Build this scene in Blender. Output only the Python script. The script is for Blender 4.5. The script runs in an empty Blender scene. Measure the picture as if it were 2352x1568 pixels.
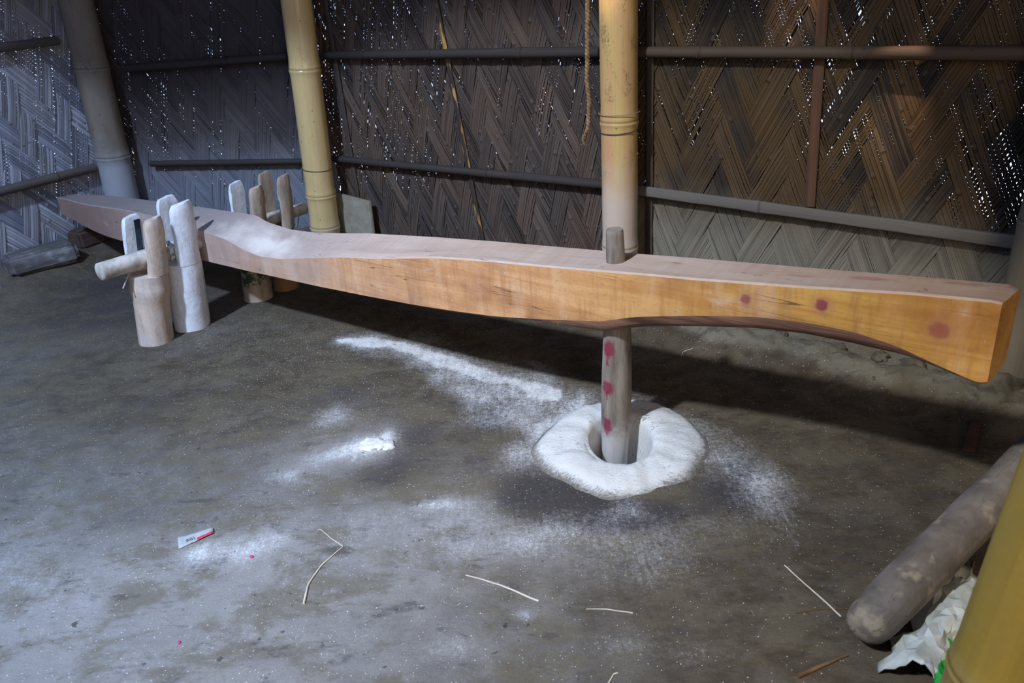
import bpy, bmesh, math, random
import numpy as np
from mathutils import Vector, Matrix

random.seed(7)
rng = np.random.default_rng(11)
SC = bpy.context.scene
COL = SC.collection
PI = math.pi

# ------------------------------------------------------------------ helpers
def link(o, parent=None):
    COL.objects.link(o)
    if parent is not None:
        o.parent = parent
    return o

def tag(o, label=None, cat=None, group=None, kind=None):
    if label: o['label'] = label
    if cat: o['category'] = cat
    if group: o['group'] = group
    if kind: o['kind'] = kind
    return o

def empty(name, loc=(0, 0, 0), rz=0.0, **k):
    o = bpy.data.objects.new(name, None)
    o.empty_display_size = 0.05
    o.location = loc
    o.rotation_euler = (0, 0, rz)
    link(o)
    return tag(o, **k)

def mesh_obj(name, verts, faces, mats, parent=None, smooth=True, mat_idx=None, uvs=None,
             attrs=None, sharp=None):
    me = bpy.data.meshes.new(name)
    me.from_pydata([tuple(map(float, v)) for v in verts], [], [tuple(map(int, f)) for f in faces])
    if not isinstance(mats, (list, tuple)): mats = [mats]
    for m in mats: me.materials.append(m)
    if mat_idx is not None:
        me.polygons.foreach_set('material_index', np.asarray(mat_idx, dtype=np.int32))
    if uvs is not None:
        lv = np.zeros(len(me.loops), dtype=np.int32)
        me.loops.foreach_get('vertex_index', lv)
        ul = me.uv_layers.new(name='UVMap')
        ul.data.foreach_set('uv', np.asarray(uvs, dtype=np.float32)[lv].ravel())
    for k, a in (attrs or {}).items():
        at = me.attributes.new(k, 'FLOAT', 'POINT')
        at.data.foreach_set('value', np.asarray(a, dtype=np.float32))
    me.polygons.foreach_set('use_smooth', [smooth] * len(me.polygons))
    me.update()
    if sharp is not None:
        me.set_sharp_from_angle(angle=math.radians(sharp))
    o = bpy.data.objects.new(name, me)
    return link(o, parent)

# value noise
def _hash(i, j, seed):
    h = (i * 374761393 + j * 668265263 + seed * 1442695041) & 0xffffffff
    h = ((h ^ (h >> 13)) * 1274126177) & 0xffffffff
    return ((h ^ (h >> 16)) & 0xffff) / 65535.0

def vnoise(x, y, seed=0):
    x = np.asarray(x, dtype=float); y = np.asarray(y, dtype=float)
    i = np.floor(x).astype(np.int64); j = np.floor(y).astype(np.int64)
    f = x - i; g = y - j
    f = f * f * (3 - 2 * f); g = g * g * (3 - 2 * g)
    a = _hash(i, j, seed); b = _hash(i + 1, j, seed); c = _hash(i, j + 1, seed); d = _hash(i + 1, j + 1, seed)
    return (a * (1 - f) + b * f) * (1 - g) + (c * (1 - f) + d * f) * g

def fbm(x, y, seed=0, octv=4):
    s = 0.0; a = 0.5
    for k in range(octv):
        s = s + a * vnoise(x * 2 ** k, y * 2 ** k, seed + k * 17); a *= 0.5
    return s / 0.94

def sstep(a, b, x):
    t = np.clip((x - a) / (b - a), 0, 1)
    return t * t * (3 - 2 * t)

# ------------------------------------------------------------------ materials
class NT:
    def __init__(s, name, rough=0.8, spec=0.3):
        s.m = bpy.data.materials.new(name); s.m.use_nodes = True
        s.t = s.m.node_tree; s.n = s.t.nodes; s.l = s.t.links
        s.b = s.n['Principled BSDF']
        s.b.inputs['Roughness'].default_value = rough
        s.b.inputs['Specular IOR Level'].default_value = spec
    def put(s, sock, v):
        if isinstance(v, bpy.types.NodeSocket): s.l.new(v, sock)
        elif isinstance(v, (tuple, list)) and len(v) == 3 and len(sock.default_value) == 4: sock.default_value = (*v, 1)
        else: sock.default_value = v
    def obj(s): return s.n.new('ShaderNodeTexCoord').outputs['Object']
    def uv(s): return s.n.new('ShaderNodeTexCoord').outputs['UV']
    def attr(s, name):
        a = s.n.new('ShaderNodeAttribute'); a.attribute_name = name; return a.outputs['Fac']
    def mapv(s, v, scale=(1, 1, 1), loc=(0, 0, 0), rot=(0, 0, 0)):
        m = s.n.new('ShaderNodeMapping'); s.put(m.inputs['Vector'], v)
        m.inputs['Scale'].default_value = scale; m.inputs['Location'].default_value = loc; m.inputs['Rotation'].default_value = rot
        return m.outputs[0]
    def noise(s, v, scale=5, detail=4, rough=0.55, dist=0.0):
        k = s.n.new('ShaderNodeTexNoise'); s.put(k.inputs['Vector'], v)
        k.inputs['Scale'].default_value = scale; k.inputs['Detail'].default_value = detail
        k.inputs['Roughness'].default_value = rough; k.inputs['Distortion'].default_value = dist
        return k.outputs['Fac']
    def voro(s, v, scale=5, out='Distance', rnd=1.0):
        k = s.n.new('ShaderNodeTexVoronoi'); s.put(k.inputs['Vector'], v)
        k.inputs['Scale'].default_value = scale; k.inputs['Randomness'].default_value = rnd
        return k.outputs[out]
    def math(s, op, a, b=0.0, c=0.0, clamp=False):
        k = s.n.new('ShaderNodeMath'); k.operation = op; k.use_clamp = clamp
        s.put(k.inputs[0], a); s.put(k.inputs[1], b)
        if op in ('MULTIPLY_ADD', 'COMPARE', 'SMOOTH_MIN'): s.put(k.inputs[2], c)
        return k.outputs[0]
    def ramp(s, f, lo, hi, a=0.0, b=1.0):
        k = s.n.new('ShaderNodeMapRange'); k.clamp = True; k.interpolation_type = 'SMOOTHSTEP'
        s.put(k.inputs['Value'], f); k.inputs['From Min'].default_value = lo; k.inputs['From Max'].default_value = hi
        s.put(k.inputs['To Min'], a); s.put(k.inputs['To Max'], b)
        return k.outputs[0]
    def mix(s, f, a, b, mode='MIX'):
        k = s.n.new('ShaderNodeMix'); k.data_type = 'RGBA'; k.blend_type = mode
        s.put(k.inputs[0], f); s.put(k.inputs[6], a); s.put(k.inputs[7], b)
        return k.outputs[2]
    def dist(s, v, p, sc=(1, 1, 1)):
        a = s.n.new('ShaderNodeVectorMath'); a.operation = 'SUBTRACT'; s.put(a.inputs[0], v); a.inputs[1].default_value = p
        m = s.n.new('ShaderNodeVectorMath'); m.operation = 'MULTIPLY'; s.l.new(a.outputs[0], m.inputs[0]); m.inputs[1].default_value = sc
        d = s.n.new('ShaderNodeVectorMath'); d.operation = 'LENGTH'; s.l.new(m.outputs[0], d.inputs[0])
        return d.outputs['Value']
    def sep(s, v):
        k = s.n.new('ShaderNodeSeparateXYZ'); s.put(k.inputs[0], v); return k.outputs
    def bump(s, h, strength=0.4, dist=0.005, prev=None):
        k = s.n.new('ShaderNodeBump'); s.put(k.inputs['Height'], h)
        k.inputs['Strength'].default_value = strength; k.inputs['Distance'].default_value = dist
        if prev is not None: s.l.new(prev, k.inputs['Normal'])
        return k.outputs[0]
    def done(s, col, nrm=None, rough=None):
        s.put(s.b.inputs['Base Color'], col)
        if nrm is not None: s.l.new(nrm, s.b.inputs['Normal'])
        if rough is not None: s.put(s.b.inputs['Roughness'], rough)
        return s.m

def mat_simple(name, c, rough=0.85, var=0.25, scale=30, bump=0.3, c2=None):
    m = NT(name, rough)
    v = m.obj(); n = m.noise(v, scale, 5)
    c2 = c2 or tuple(x * (1 - var * 1.6) for x in c)
    col = m.mix(m.ramp(n, 0.3, 0.7), c2, c)
    return m.done(col, m.bump(m.noise(v, scale * 3, 4), bump, 0.003))

def mat_bamboo(name, c1, c2, blot, dust=None, rough=0.45, blot_amt=0.5, low_dust=None):
    """UV: u around (0..1), v metres along. attr 'node' 1 at the node rings."""
    m = NT(name, rough, 0.4)
    uv = m.uv(); ob = m.obj()
    st = m.noise(m.mapv(uv, (40, 1.2, 1)), 1.0, 4)
    st2 = m.noise(m.mapv(uv, (6, 2.5, 1)), 1.0, 3)
    col = m.mix(m.ramp(st2, 0.3, 0.7), c1, c2)
    col = m.mix(m.math('MULTIPLY', m.ramp(st, 0.45, 0.75), 0.45), col, tuple(x * 0.62 for x in c1))
    bl = m.ramp(m.noise(m.mapv(ob, (1, 1, 0.45)), 14, 6, 0.65), 0.52, 0.72)
    fine = m.ramp(m.noise(ob, 120, 4, 0.7), 0.42, 0.62)
    col = m.mix(m.math('MULTIPLY', m.math('MULTIPLY', bl, fine), blot_amt), col, blot)
    sp = m.ramp(m.voro(m.mapv(ob, (1, 1, 0.6)), 26), 0.05, 0.07, 1, 0)
    col = m.mix(m.math('MULTIPLY', sp, 0.7), col, tuple(x * 0.3 for x in blot))
    if dust is not None:
        z = m.sep(ob)[2]
        dn = m.math('ADD', m.math('MULTIPLY', m.noise(ob, 9, 4), 0.5), m.ramp(z, low_dust[0], low_dust[1], 0.45, -0.2))
        col = m.mix(m.ramp(dn, 0.25, 0.62, 0, 0.85), col, dust)
    nd = m.attr('node')
    col = m.mix(m.math('MULTIPLY', nd, 0.75), col, tuple(x * 0.38 for x in c1))
    nb = m.bump(m.math('MULTIPLY_ADD', st, 0.5, m.noise(ob, 70, 4)), 0.25, 0.003)
    return m.done(col, nb)

M = {}
M['bamboo_gold'] = mat_bamboo('bamboo_gold', (0.60, 0.43, 0.16), (0.58, 0.33, 0.17), (0.15, 0.095, 0.06), dust=(0.60, 0.50, 0.42), low_dust=(0.25, 0.75), blot_amt=1.0)
M['bamboo_pale'] = mat_bamboo('bamboo_pale', (0.74, 0.54, 0.25), (0.66, 0.48, 0.23), (0.22, 0.15, 0.08), dust=(0.58, 0.50, 0.42), low_dust=(0.0, 0.25), rough=0.26, blot_amt=0.4)
M['bamboo_grey'] = mat_bamboo('bamboo_grey', (0.24, 0.20, 0.16), (0.17, 0.145, 0.12), (0.06, 0.05, 0.045), blot_amt=0.9, dust=(0.38, 0.40, 0.46), low_dust=(0.2, 0.75), rough=0.7)
M['bamboo_dusty'] = mat_bamboo('bamboo_dusty', (0.22, 0.19, 0.13), (0.18, 0.15, 0.11), (0.07, 0.06, 0.05), rough=0.8)
M['bamboo_near'] = mat_bamboo('bamboo_near', (0.36, 0.25, 0.042), (0.30, 0.21, 0.05), (0.22, 0.15, 0.05), dust=(0.38, 0.32, 0.22), low_dust=(-0.1, 0.5), rough=0.45, blot_amt=0.3)
M['rail_dark'] = mat_bamboo('rail_dark', (0.034, 0.027, 0.025), (0.052, 0.042, 0.038), (0.02, 0.017, 0.015), rough=0.75)
M['rail_brown'] = mat_bamboo('rail_brown', (0.085, 0.056, 0.036), (0.065, 0.045, 0.032), (0.04, 0.028, 0.02), rough=0.7)
M['rail_grey'] = mat_bamboo('rail_grey', (0.16, 0.145, 0.125), (0.12, 0.11, 0.10), (0.06, 0.055, 0.05), rough=0.85)
M['rail_pale'] = mat_bamboo('rail_pale', (0.12, 0.10, 0.085), (0.075, 0.07, 0.07), (0.05, 0.045, 0.045), rough=0.8)
M['stud_rust'] = mat_bamboo('stud_rust', (0.13, 0.058, 0.028), (0.06, 0.038, 0.028), (0.05, 0.035, 0.025), rough=0.8)
M['stud_dark'] = mat_bamboo('stud_dark', (0.055, 0.045, 0.038), (0.08, 0.06, 0.045), (0.03, 0.025, 0.02), rough=0.85)
def mat_two_tone():
    m = NT('lath_two_tone', 0.7); uv = m.uv()
    n = m.noise(m.mapv(uv, (2.0, 7.0, 1)), 1.0, 3, 0.5)
    col = m.mix(m.ramp(n, 0.50, 0.56), (0.045, 0.034, 0.028), m.mix(m.ramp(m.noise(m.mapv(uv, (4, 12, 1)), 1.0, 2), 0.4, 0.6), (0.46, 0.29, 0.08), (0.22, 0.10, 0.05)))
    return m.done(col, m.bump(m.noise(m.mapv(uv, (20, 10, 1)), 1.0, 3), 0.3, 0.003))
M['stud_yellow'] = mat_two_tone()
M['wire'] = mat_simple('wire', (0.09, 0.07, 0.055), 0.5)
M['twine'] = mat_simple('twine', (0.42, 0.36, 0.28), 0.9)
M['rope'] = mat_simple('rope_fibre', (0.40, 0.25, 0.14), 0.95, 0.4, 60)

def mat_weave(name, base, dark, yellow, ylo, yhi, grey, soot=None, ymix=0.0, foot=None):
    m = NT(name, 0.75, 0.25)
    uv = m.uv(); ob = m.obj(); r = m.attr('rnd'); r2 = m.attr('rnd2')
    s = m.sep(uv)
    cu = m.n.new('ShaderNodeCombineXYZ')
    m.l.new(m.math('MULTIPLY_ADD', r, 37.0, m.math('MULTIPLY', s[0], 1.0)), cu.inputs[0]); m.l.new(s[1], cu.inputs[1])
    st = m.noise(m.mapv(cu.outputs[0], (7, 1.6, 1)), 1.0, 5, 0.6)
    st2 = m.noise(m.mapv(cu.outputs[0], (2.2, 6, 1)), 1.0, 3)
    col = m.mix(m.ramp(m.math('MULTIPLY_ADD', r2, 0.6, m.math('MULTIPLY', r, 0.4)), 0.1, 0.9), dark, base)
    big = m.noise(ob, 2.6, 4, 0.6)
    col = m.mix(m.math('MULTIPLY', m.ramp(m.math('MULTIPLY_ADD', r2, 0.25, big), ylo, yhi), ymix), col, yellow)
    col = m.mix(m.math('MULTIPLY', m.ramp(st, 0.46, 0.66), 0.7), col, tuple(x * 0.35 for x in dark))
    col = m.mix(m.math('MULTIPLY', m.ramp(st2, 0.5, 0.75), 0.35), col, grey)
    e = m.math('ABSOLUTE', m.math('SUBTRACT', s[0], 0.5))
    col = m.mix(m.ramp(e, 0.36, 0.5, 0, 0.8), col, tuple(x * 0.3 for x in dark))
    # culm joints: a thin dark scar with a pale lip now and then across a strip
    fv = m.math('FRACT', m.math('MULTIPLY_ADD', s[1], 1.05, m.math('MULTIPLY', r2, 13.0)))
    col = m.mix(m.ramp(m.math('ABSOLUTE', m.math('SUBTRACT', fv, 0.5)), 0.003, 0.006, 0.55, 0), col, tuple(x * 0.25 for x in dark))
    col = m.mix(m.ramp(m.math('ABSOLUTE', m.math('SUBTRACT', fv, 0.512)), 0.004, 0.010, 0.4, 0), col, grey)
    if soot is not None:      # smoke-blackened upper part of the mat
        z = m.sep(ob)[2]
        sn = m.math('MULTIPLY_ADD', m.noise(ob, 3.5, 4), 0.5, z)
        col = m.mix(m.ramp(sn, soot[0], soot[1], 0, soot[2]), col, soot[3])
    if foot is not None:      # floor dust settled on the foot of the mat
        z = m.sep(ob)[2]
        sn = m.math('MULTIPLY_ADD', m.noise(ob, 4.0, 4), -0.22, z)
        col = m.mix(m.ramp(sn, foot[0], foot[1], foot[2], 0), col, m.mix(m.ramp(st, 0.4, 0.7), foot[3], tuple(x * 0.35 for x in foot[3])))
    nb = m.bump(m.math('MULTIPLY_ADD', st, 1.0, m.math('MULTIPLY', st2, 0.4)), 0.5, 0.002)
    return m.done(col, nb)

M['mat_left'] = mat_weave('woven_mat_left', (0.56, 0.61, 0.74), (0.20, 0.22, 0.29), (0.30, 0.24, 0.18), 0.55, 0.8, (0.40, 0.40, 0.42), soot=(1.05, 1.5, 0.6, (0.16, 0.125, 0.10)), ymix=0.3)  # blue skylight cast mixed into the weathered grey colours
M['mat_smoked'] = mat_weave('woven_mat_smoked', (0.165, 0.15, 0.145), (0.095, 0.08, 0.078), (0.11, 0.07, 0.05), 0.55, 0.8, (0.17, 0.15, 0.14), soot=(0.50, 0.90, 0.85, (0.045, 0.036, 0.038)), ymix=0.3, foot=(0.12, 0.42, 0.85, (0.26, 0.28, 0.34)))  # foot: dust mixed with the blue light on the lower wall
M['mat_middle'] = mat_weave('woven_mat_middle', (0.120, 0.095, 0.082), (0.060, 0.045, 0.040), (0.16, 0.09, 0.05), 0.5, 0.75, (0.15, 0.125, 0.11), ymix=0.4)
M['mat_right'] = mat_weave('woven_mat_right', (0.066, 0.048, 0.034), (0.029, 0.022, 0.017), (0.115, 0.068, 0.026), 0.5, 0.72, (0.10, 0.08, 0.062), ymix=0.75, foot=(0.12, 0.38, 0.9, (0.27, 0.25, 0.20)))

# ------------------------------------------------------------------ floor height
CAM = Vector((0, 0, 1.15))
def wall_line(p0, ang):
    a = math.radians(ang)
    return np.array(p0, float), np.array([math.cos(a), math.sin(a)]), np.array([math.sin(a), -math.cos(a)])
# corner points of the mat walls (floor plan)
C_R1 = (1.43, 1.905)                    # right end of the back wall
C_R0 = (0.445, 2.731)                   # behind the thick gold post
C_M0 = (-0.76, 3.675)                   # behind the pale post
C_L0 = (-1.895, 4.000)                  # left back corner
C_W0 = (-2.80, 2.43)                    # left wall, near end
def seg_dist(x, y, a, b):
    ax, ay = a; bx, by = b
    dx, dy = bx - ax, by - ay; L = math.hypot(dx, dy)
    t = ((x - ax) * dx + (y - ay) * dy) / L
    d = ((x - ax) * dy - (y - ay) * dx) / L      # + on the room side for left->right walls seen from the room
    return d, t, L
def fh(x, y):
    x = np.asarray(x, float); y = np.asarray(y, float)
    h = (fbm(x * 3, y * 3, 3, 3) - 0.5) * 0.016 + (fbm(x * 16, y * 16, 9, 3) - 0.5) * 0.006
    d, t, L = seg_dist(x, y, C_W0, C_L0)
    h = h + 0.10 * sstep(0.55, 0.02, d) * (0.8 + 0.4 * fbm(x * 5, y * 5, 21))
    d, t, L = seg_dist(x, y, C_R0, C_R1)
    n = fbm(x * 9, y * 9, 31)
    lip = sstep(0.33, 0.20, d + (n - 0.5) * 0.10) * (1 - 0.85 * sstep(0.17, 0.12, d + (n - 0.5) * 0.12))
    h = h + lip * 0.055 * sstep(-0.2, 0.3, t) + (fbm(x * 30, y * 30, 5) - 0.5) * 0.034 * lip
    d2, t2, L2 = seg_dist(x, y, C_M0, C_R0)
    h = h + 0.03 * sstep(0.25, 0.02, d2)
    d3, t3, L3 = seg_dist(x, y, C_L0, C_M0)
    h = h + 0.04 * sstep(0.3, 0.02, d3)
    # flatten beneath the mortar
    r = np.hypot(x - 0.262, y - 1.72)
    return h * sstep(0.10, 0.35, r) + 0.0 * r
def F(x, y): return float(fh(x, y))

FLOUR = [(-0.41, 1.8, 0.07, 0.07, 1.0), (-0.53, 1.77, 0.06, 0.04, 0.6), (-0.36, 1.85, 0.02, 0.05, 0.6), (-0.64, 1.41, 0.10, 0.05, 0.55), (-0.57, 1.45, 0.05, 0.03, 0.3), (-0.75, 1.41, 0.06, 0.04, 0.45), (-1.07, 1.36, 0.13, 0.08, 0.4), (-0.93, 1.27, 0.06, 0.04, 0.3), (-1.21, 1.51, 0.07, 0.12, 0.25), (0.54, 1.62, 0.09, 0.12, 0.26), (0.58, 1.52, 0.06, 0.09, 0.35), (0.12, 1.42, 0.12, 0.06, 0.28), (0.38, 1.38, 0.1, 0.06, 0.18), (0.55, 1.46, 0.09, 0.09, 0.35), (0.25, 1.45, 0.06, 0.04, 0.35), (-0.61, 1.69, 0.07, 0.04, 0.5), (-0.22, 1.53, 0.06, 0.02, 0.5), (-0.35, 1.46, 0.16, 0.08, 0.3), (-0.13, 1.53, 0.1, 0.11, 0.3), (-0.54, 1.98, 0.07, 0.08, 0.55), (-0.02, 1.69, 0.07, 0.08, 0.3), (0.03, 1.37, 0.12, 0.06, 0.4), (0.25, 1.32, 0.14, 0.07, 0.3), (-0.01, 1.16, 0.03, 0.02, 0.6), (-0.14, 1.09, 0.05, 0.03, 0.4), (-0.13, 1.38, 0.15, 0.09, 0.25), (0.25, 1.23, 0.11, 0.08, 0.2), (-0.55, 1.23, 0.18, 0.11, 0.2), (0.55, 1.31, 0.09, 0.06, 0.2), (0.16, 1.07, 0.06, 0.03, 0.3), (-1.01, 2.73, 0.16, 0.14, 0.12), (-1.12, 2.63, 0.07, 0.09, 0.2), (-1.17, 2.53, 0.08, 0.08, 0.15), (0.26, 1.04, 0.09, 0.04, 0.2)]
DARK = [(0.04, 1.55, 0.10, 0.10, 1.1), (0.13, 1.48, 0.08, 0.05, 1.1), (0.26, 1.43, 0.14, 0.05, 0.9), (0.46, 1.50, 0.07, 0.06, 0.8), (0.54, 1.58, 0.06, 0.12, 0.5), (-0.36, 1.67, 0.11, 0.07, 0.5), (-0.28, 1.84, 0.09, 0.12, 0.5), (-0.56, 2.1, 0.15, 0.12, 0.45), (-1.12, 2.13, 0.23, 0.16, 0.35), (-0.07, 1.91, 0.07, 0.15, 0.5), (-0.95, 1.56, 0.12, 0.08, 0.3), (-0.77, 1.4, 0.06, 0.05, 0.3), (-0.05, 1.14, 0.06, 0.03, 0.35), (0.06, 1.68, 0.04, 0.08, 0.6), (0.87, 2.12, 0.25, 0.09, 0.3), (-1.8, 2.87, 0.3, 0.27, 0.3), (0.72, 1.36, 0.18, 0.13, 0.3), (-1.35, 2.95, 0.3, 0.25, 0.5), (-1.7, 3.3, 0.3, 0.25, 0.5)]
BROWN = [(-0.1, 1.56, 0.09, 0.05, 0.7), (0.49, 1.16, 0.07, 0.06, 0.9), (-0.22, 1.61, 0.07, 0.1, 0.5), (0.36, 1.3, 0.14, 0.09, 0.5), (0.48, 1.39, 0.19, 0.13, 0.5), (0.95, 1.75, 0.75, 0.5, 1.0), (0.75, 1.2, 0.5, 0.5, 1.0), (0.2, 2.35, 0.5, 0.3, 0.6), (-0.30, 2.02, 0.30, 0.20, 0.8), (-0.8, 2.1, 0.30, 0.20, 0.5), (-0.25, 1.72, 0.15, 0.12, 0.7), (0.05, 1.28, 0.15, 0.1, 0.35), (-1.2, 2.3, 0.5, 0.4, 0.5), (-0.5, 2.8, 0.6, 0.4, 0.6), (-1.7, 3.3, 0.5, 0.5, 0.6)]
STREAK = [(-0.63, 2.52), (-0.42, 2.54), (-0.27, 2.47), (-0.07, 2.29), (0.1, 2.22), (0.19, 2.05), (0.27, 1.96), (0.03, 1.76), (-0.13, 1.91), (-0.26, 2.11), (-0.32, 2.24), (-0.46, 2.37)]

def poly_sd(x, y, poly):
    d = np.full(x.shape, 1e9); ins = np.zeros(x.shape, bool)
    n = len(poly)
    for i in range(n):
        ax, ay = poly[i]; bx, by = poly[(i + 1) % n]
        ex, ey = bx - ax, by - ay
        t = np.clip(((x - ax) * ex + (y - ay) * ey) / (ex * ex + ey * ey), 0, 1)
        d = np.minimum(d, np.hypot(x - ax - t * ex, y - ay - t * ey))
        c = ((ay > y) != (by > y)) & (x < (bx - ax) * (y - ay) / (by - ay + 1e-12) + ax)
        ins ^= c
    return np.where(ins, -d, d)

def blobs(x, y, L):
    s = np.zeros(x.shape)
    for bx, by, rx, ry, a in L:
        s = s + a * np.exp(-(((x - bx) / rx) ** 2 + ((y - by) / ry) ** 2) * 0.9)
    return s

def mat_floor():
    m = NT('earth_floor', 0.95, 0.15)
    ob = m.obj()
    fl = m.attr('flour'); dk = m.attr('dark'); br = m.attr('brown'); film = m.attr('film')
    n1 = m.noise(ob, 2.2, 5, 0.6); n2 = m.noise(ob, 14, 6, 0.65); n3 = m.noise(ob, 90, 5, 0.7)
    n4 = m.noise(m.mapv(ob, (1, 3.0, 1), rot=(0, 0, 0.5)), 26, 5, 0.7)
    n5 = m.noise(ob, 260, 4, 0.75); n6 = m.noise(ob, 6.5, 6, 0.7, 0.4)
    grey = m.mix(m.ramp(n2, 0.3, 0.7), (0.125, 0.113, 0.098), (0.200, 0.186, 0.166))
    brown = m.mix(m.ramp(n2, 0.3, 0.7), (0.060, 0.042, 0.022), (0.108, 0.080, 0.044))
    bf = m.ramp(m.math('MULTIPLY_ADD', n1, 0.6, br), 0.25, 0.85)
    col = m.mix(bf, grey, brown)
    col = m.mix(m.ramp(m.math('MULTIPLY_ADD', n3, 0.4, n4), 0.62, 0.86, 0, 0.5), col, (0.085, 0.07, 0.058))
    col = m.mix(m.ramp(n5, 0.40, 0.66, 0.35, 0), col, (0.055, 0.045, 0.036))
    col = m.mix(m.ramp(n6, 0.52, 0.72, 0, 0.45), col, (0.13, 0.108, 0.078))
    col = m.mix(m.ramp(m.math('MULTIPLY_ADD', n5, 0.35, n6), 0.30, 0.50, 0.4, 0), col, (0.075, 0.066, 0.064))
    lp = m.ramp(m.math('MULTIPLY_ADD', n2, 0.6, m.math('MULTIPLY_ADD', n3, 0.4, m.attr('lip'))), 0.75, 1.25, 0, 0.85)
    col = m.mix(lp, col, (0.20, 0.182, 0.135))
    # damp dark trodden patches
    df = m.ramp(m.math('MULTIPLY_ADD', n2, 0.9, m.math('MULTIPLY_ADD', n3, 0.35, dk)), 0.78, 1.35, 0, 0.85)
    col = m.mix(df, col, (0.050, 0.043, 0.042))
    # thin film of flour
    ff = m.ramp(m.math('MULTIPLY_ADD', n2, 0.30, m.math('MULTIPLY_ADD', n4, 0.45, m.math('MULTIPLY_ADD', n5, 0.35, m.math('MULTIPLY_ADD', n6, 0.35, film)))), 0.55, 1.85, 0, 0.62)
    col = m.mix(ff, col, (0.42, 0.40, 0.385))
    # worn-through earthy patches and dark trodden marks
    n7 = m.noise(m.mapv(ob, (1, 1.7, 1), loc=(4.0, 2.0, 0), rot=(0, 0, 0.3)), 5.0, 7, 0.72, 0.3)
    col = m.mix(m.ramp(m.math('MULTIPLY_ADD', n3, 0.15, n7), 0.54, 0.68, 0, 0.66), col, (0.140, 0.117, 0.078))
    n8 = m.noise(m.mapv(ob, (1, 2.2, 1), loc=(1.0, 7.0, 0), rot=(0, 0, 0.3)), 8.0, 7, 0.75, 0.3)
    col = m.mix(m.ramp(m.math('MULTIPLY_ADD', n5, 0.20, n8), 0.65, 0.76, 0, 0.60), col, (0.062, 0.055, 0.056))
    col = m.mix(m.math('MULTIPLY', df, 0.75), col, (0.055, 0.048, 0.048))
    # thick flour
    soft = m.noise(ob, 9, 5, 0.6)
    brush = m.noise(m.mapv(ob, (7.0, 0.9, 1), rot=(0, 0, 0.30)), 14, 5, 0.7)
    thin = m.ramp(m.math('ADD', fl, m.math('ADD', m.math('MULTIPLY', m.math('SUBTRACT', soft, 0.5), 0.7), m.math('ADD', m.math('MULTIPLY', m.math('SUBTRACT', brush, 0.5), 0.55), m.math('MULTIPLY', m.math('SUBTRACT', m.math('MULTIPLY_ADD', n3, 0.5, m.math('MULTIPLY', n5, 0.5)), 0.47), 1.8)))), 0.20, 0.95, 0, 0.46)
    col = m.mix(thin, col, (0.60, 0.60, 0.62))
    t = m.math('ADD', m.math('MULTIPLY', n3, 0.7), m.math('ADD', m.math('MULTIPLY', m.math('ADD', soft, n2), 0.45), m.math('MULTIPLY', m.math('SUBTRACT', n5, 0.4), 1.1)))
    sc_ = m.noise(m.mapv(ob, (5.5, 1, 1), rot=(0, 0, 0.35)), 9, 7, 0.8)
    t = m.math('ADD', t, m.math('MULTIPLY', m.math('SUBTRACT', sc_, 0.5), 0.9))
    tf = m.ramp(m.math('ADD', fl, t), 1.42, 2.05, 0, 0.88)
    col = m.mix(tf, col, (0.80, 0.79, 0.78))
    # loose grains
    for sc, th, rare in ((190, 0.19, 0.62), (110, 0.14, 0.66), (60, 0.085, 0.66), (30, 0.045, 0.66)):
        vd = m.voro(ob, sc)
        rc = m.n.new('ShaderNodeSeparateColor'); m.l.new(m.voro(ob, sc, 'Color'), rc.inputs[0])
        on = m.math('GREATER_THAN', m.math('ADD', rc.outputs[0], m.math('MULTIPLY', m.attr('grain'), 0.40)), rare + 0.30)
        g = m.math('MULTIPLY', m.ramp(vd, th * 0.8, th, 1, 0), on)
        col = m.mix(m.math('MULTIPLY', g, 0.85), col, (0.78, 0.75, 0.70))
    vb = m.ramp(m.voro(m.mapv(ob, loc=(3.1, 0.4, 0)), 30), 0.04, 0.09, 1, 0)
    col = m.mix(m.math('MULTIPLY', vb, m.ramp(n2, 0.5, 0.65, 0, 0.7)), col, (0.04, 0.033, 0.03))
    pit = m.math('MULTIPLY', m.ramp(m.noise(ob, 48, 3, 0.5), 0.66, 0.72), m.ramp(n6, 0.42, 0.58))
    col = m.mix(m.math('MULTIPLY', pit, 0.75), col, (0.04, 0.034, 0.034))
    h = m.math('MULTIPLY_ADD', n2, 1.2, m.math('MULTIPLY_ADD', n3, 0.6, m.math('MULTIPLY', n4, 0.5)))
    nb = m.bump(m.math('MULTIPLY_ADD', n5, 0.4, h), 0.6, 0.006)
    return m.done(col, nb)
M['floor'] = mat_floor()

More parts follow.
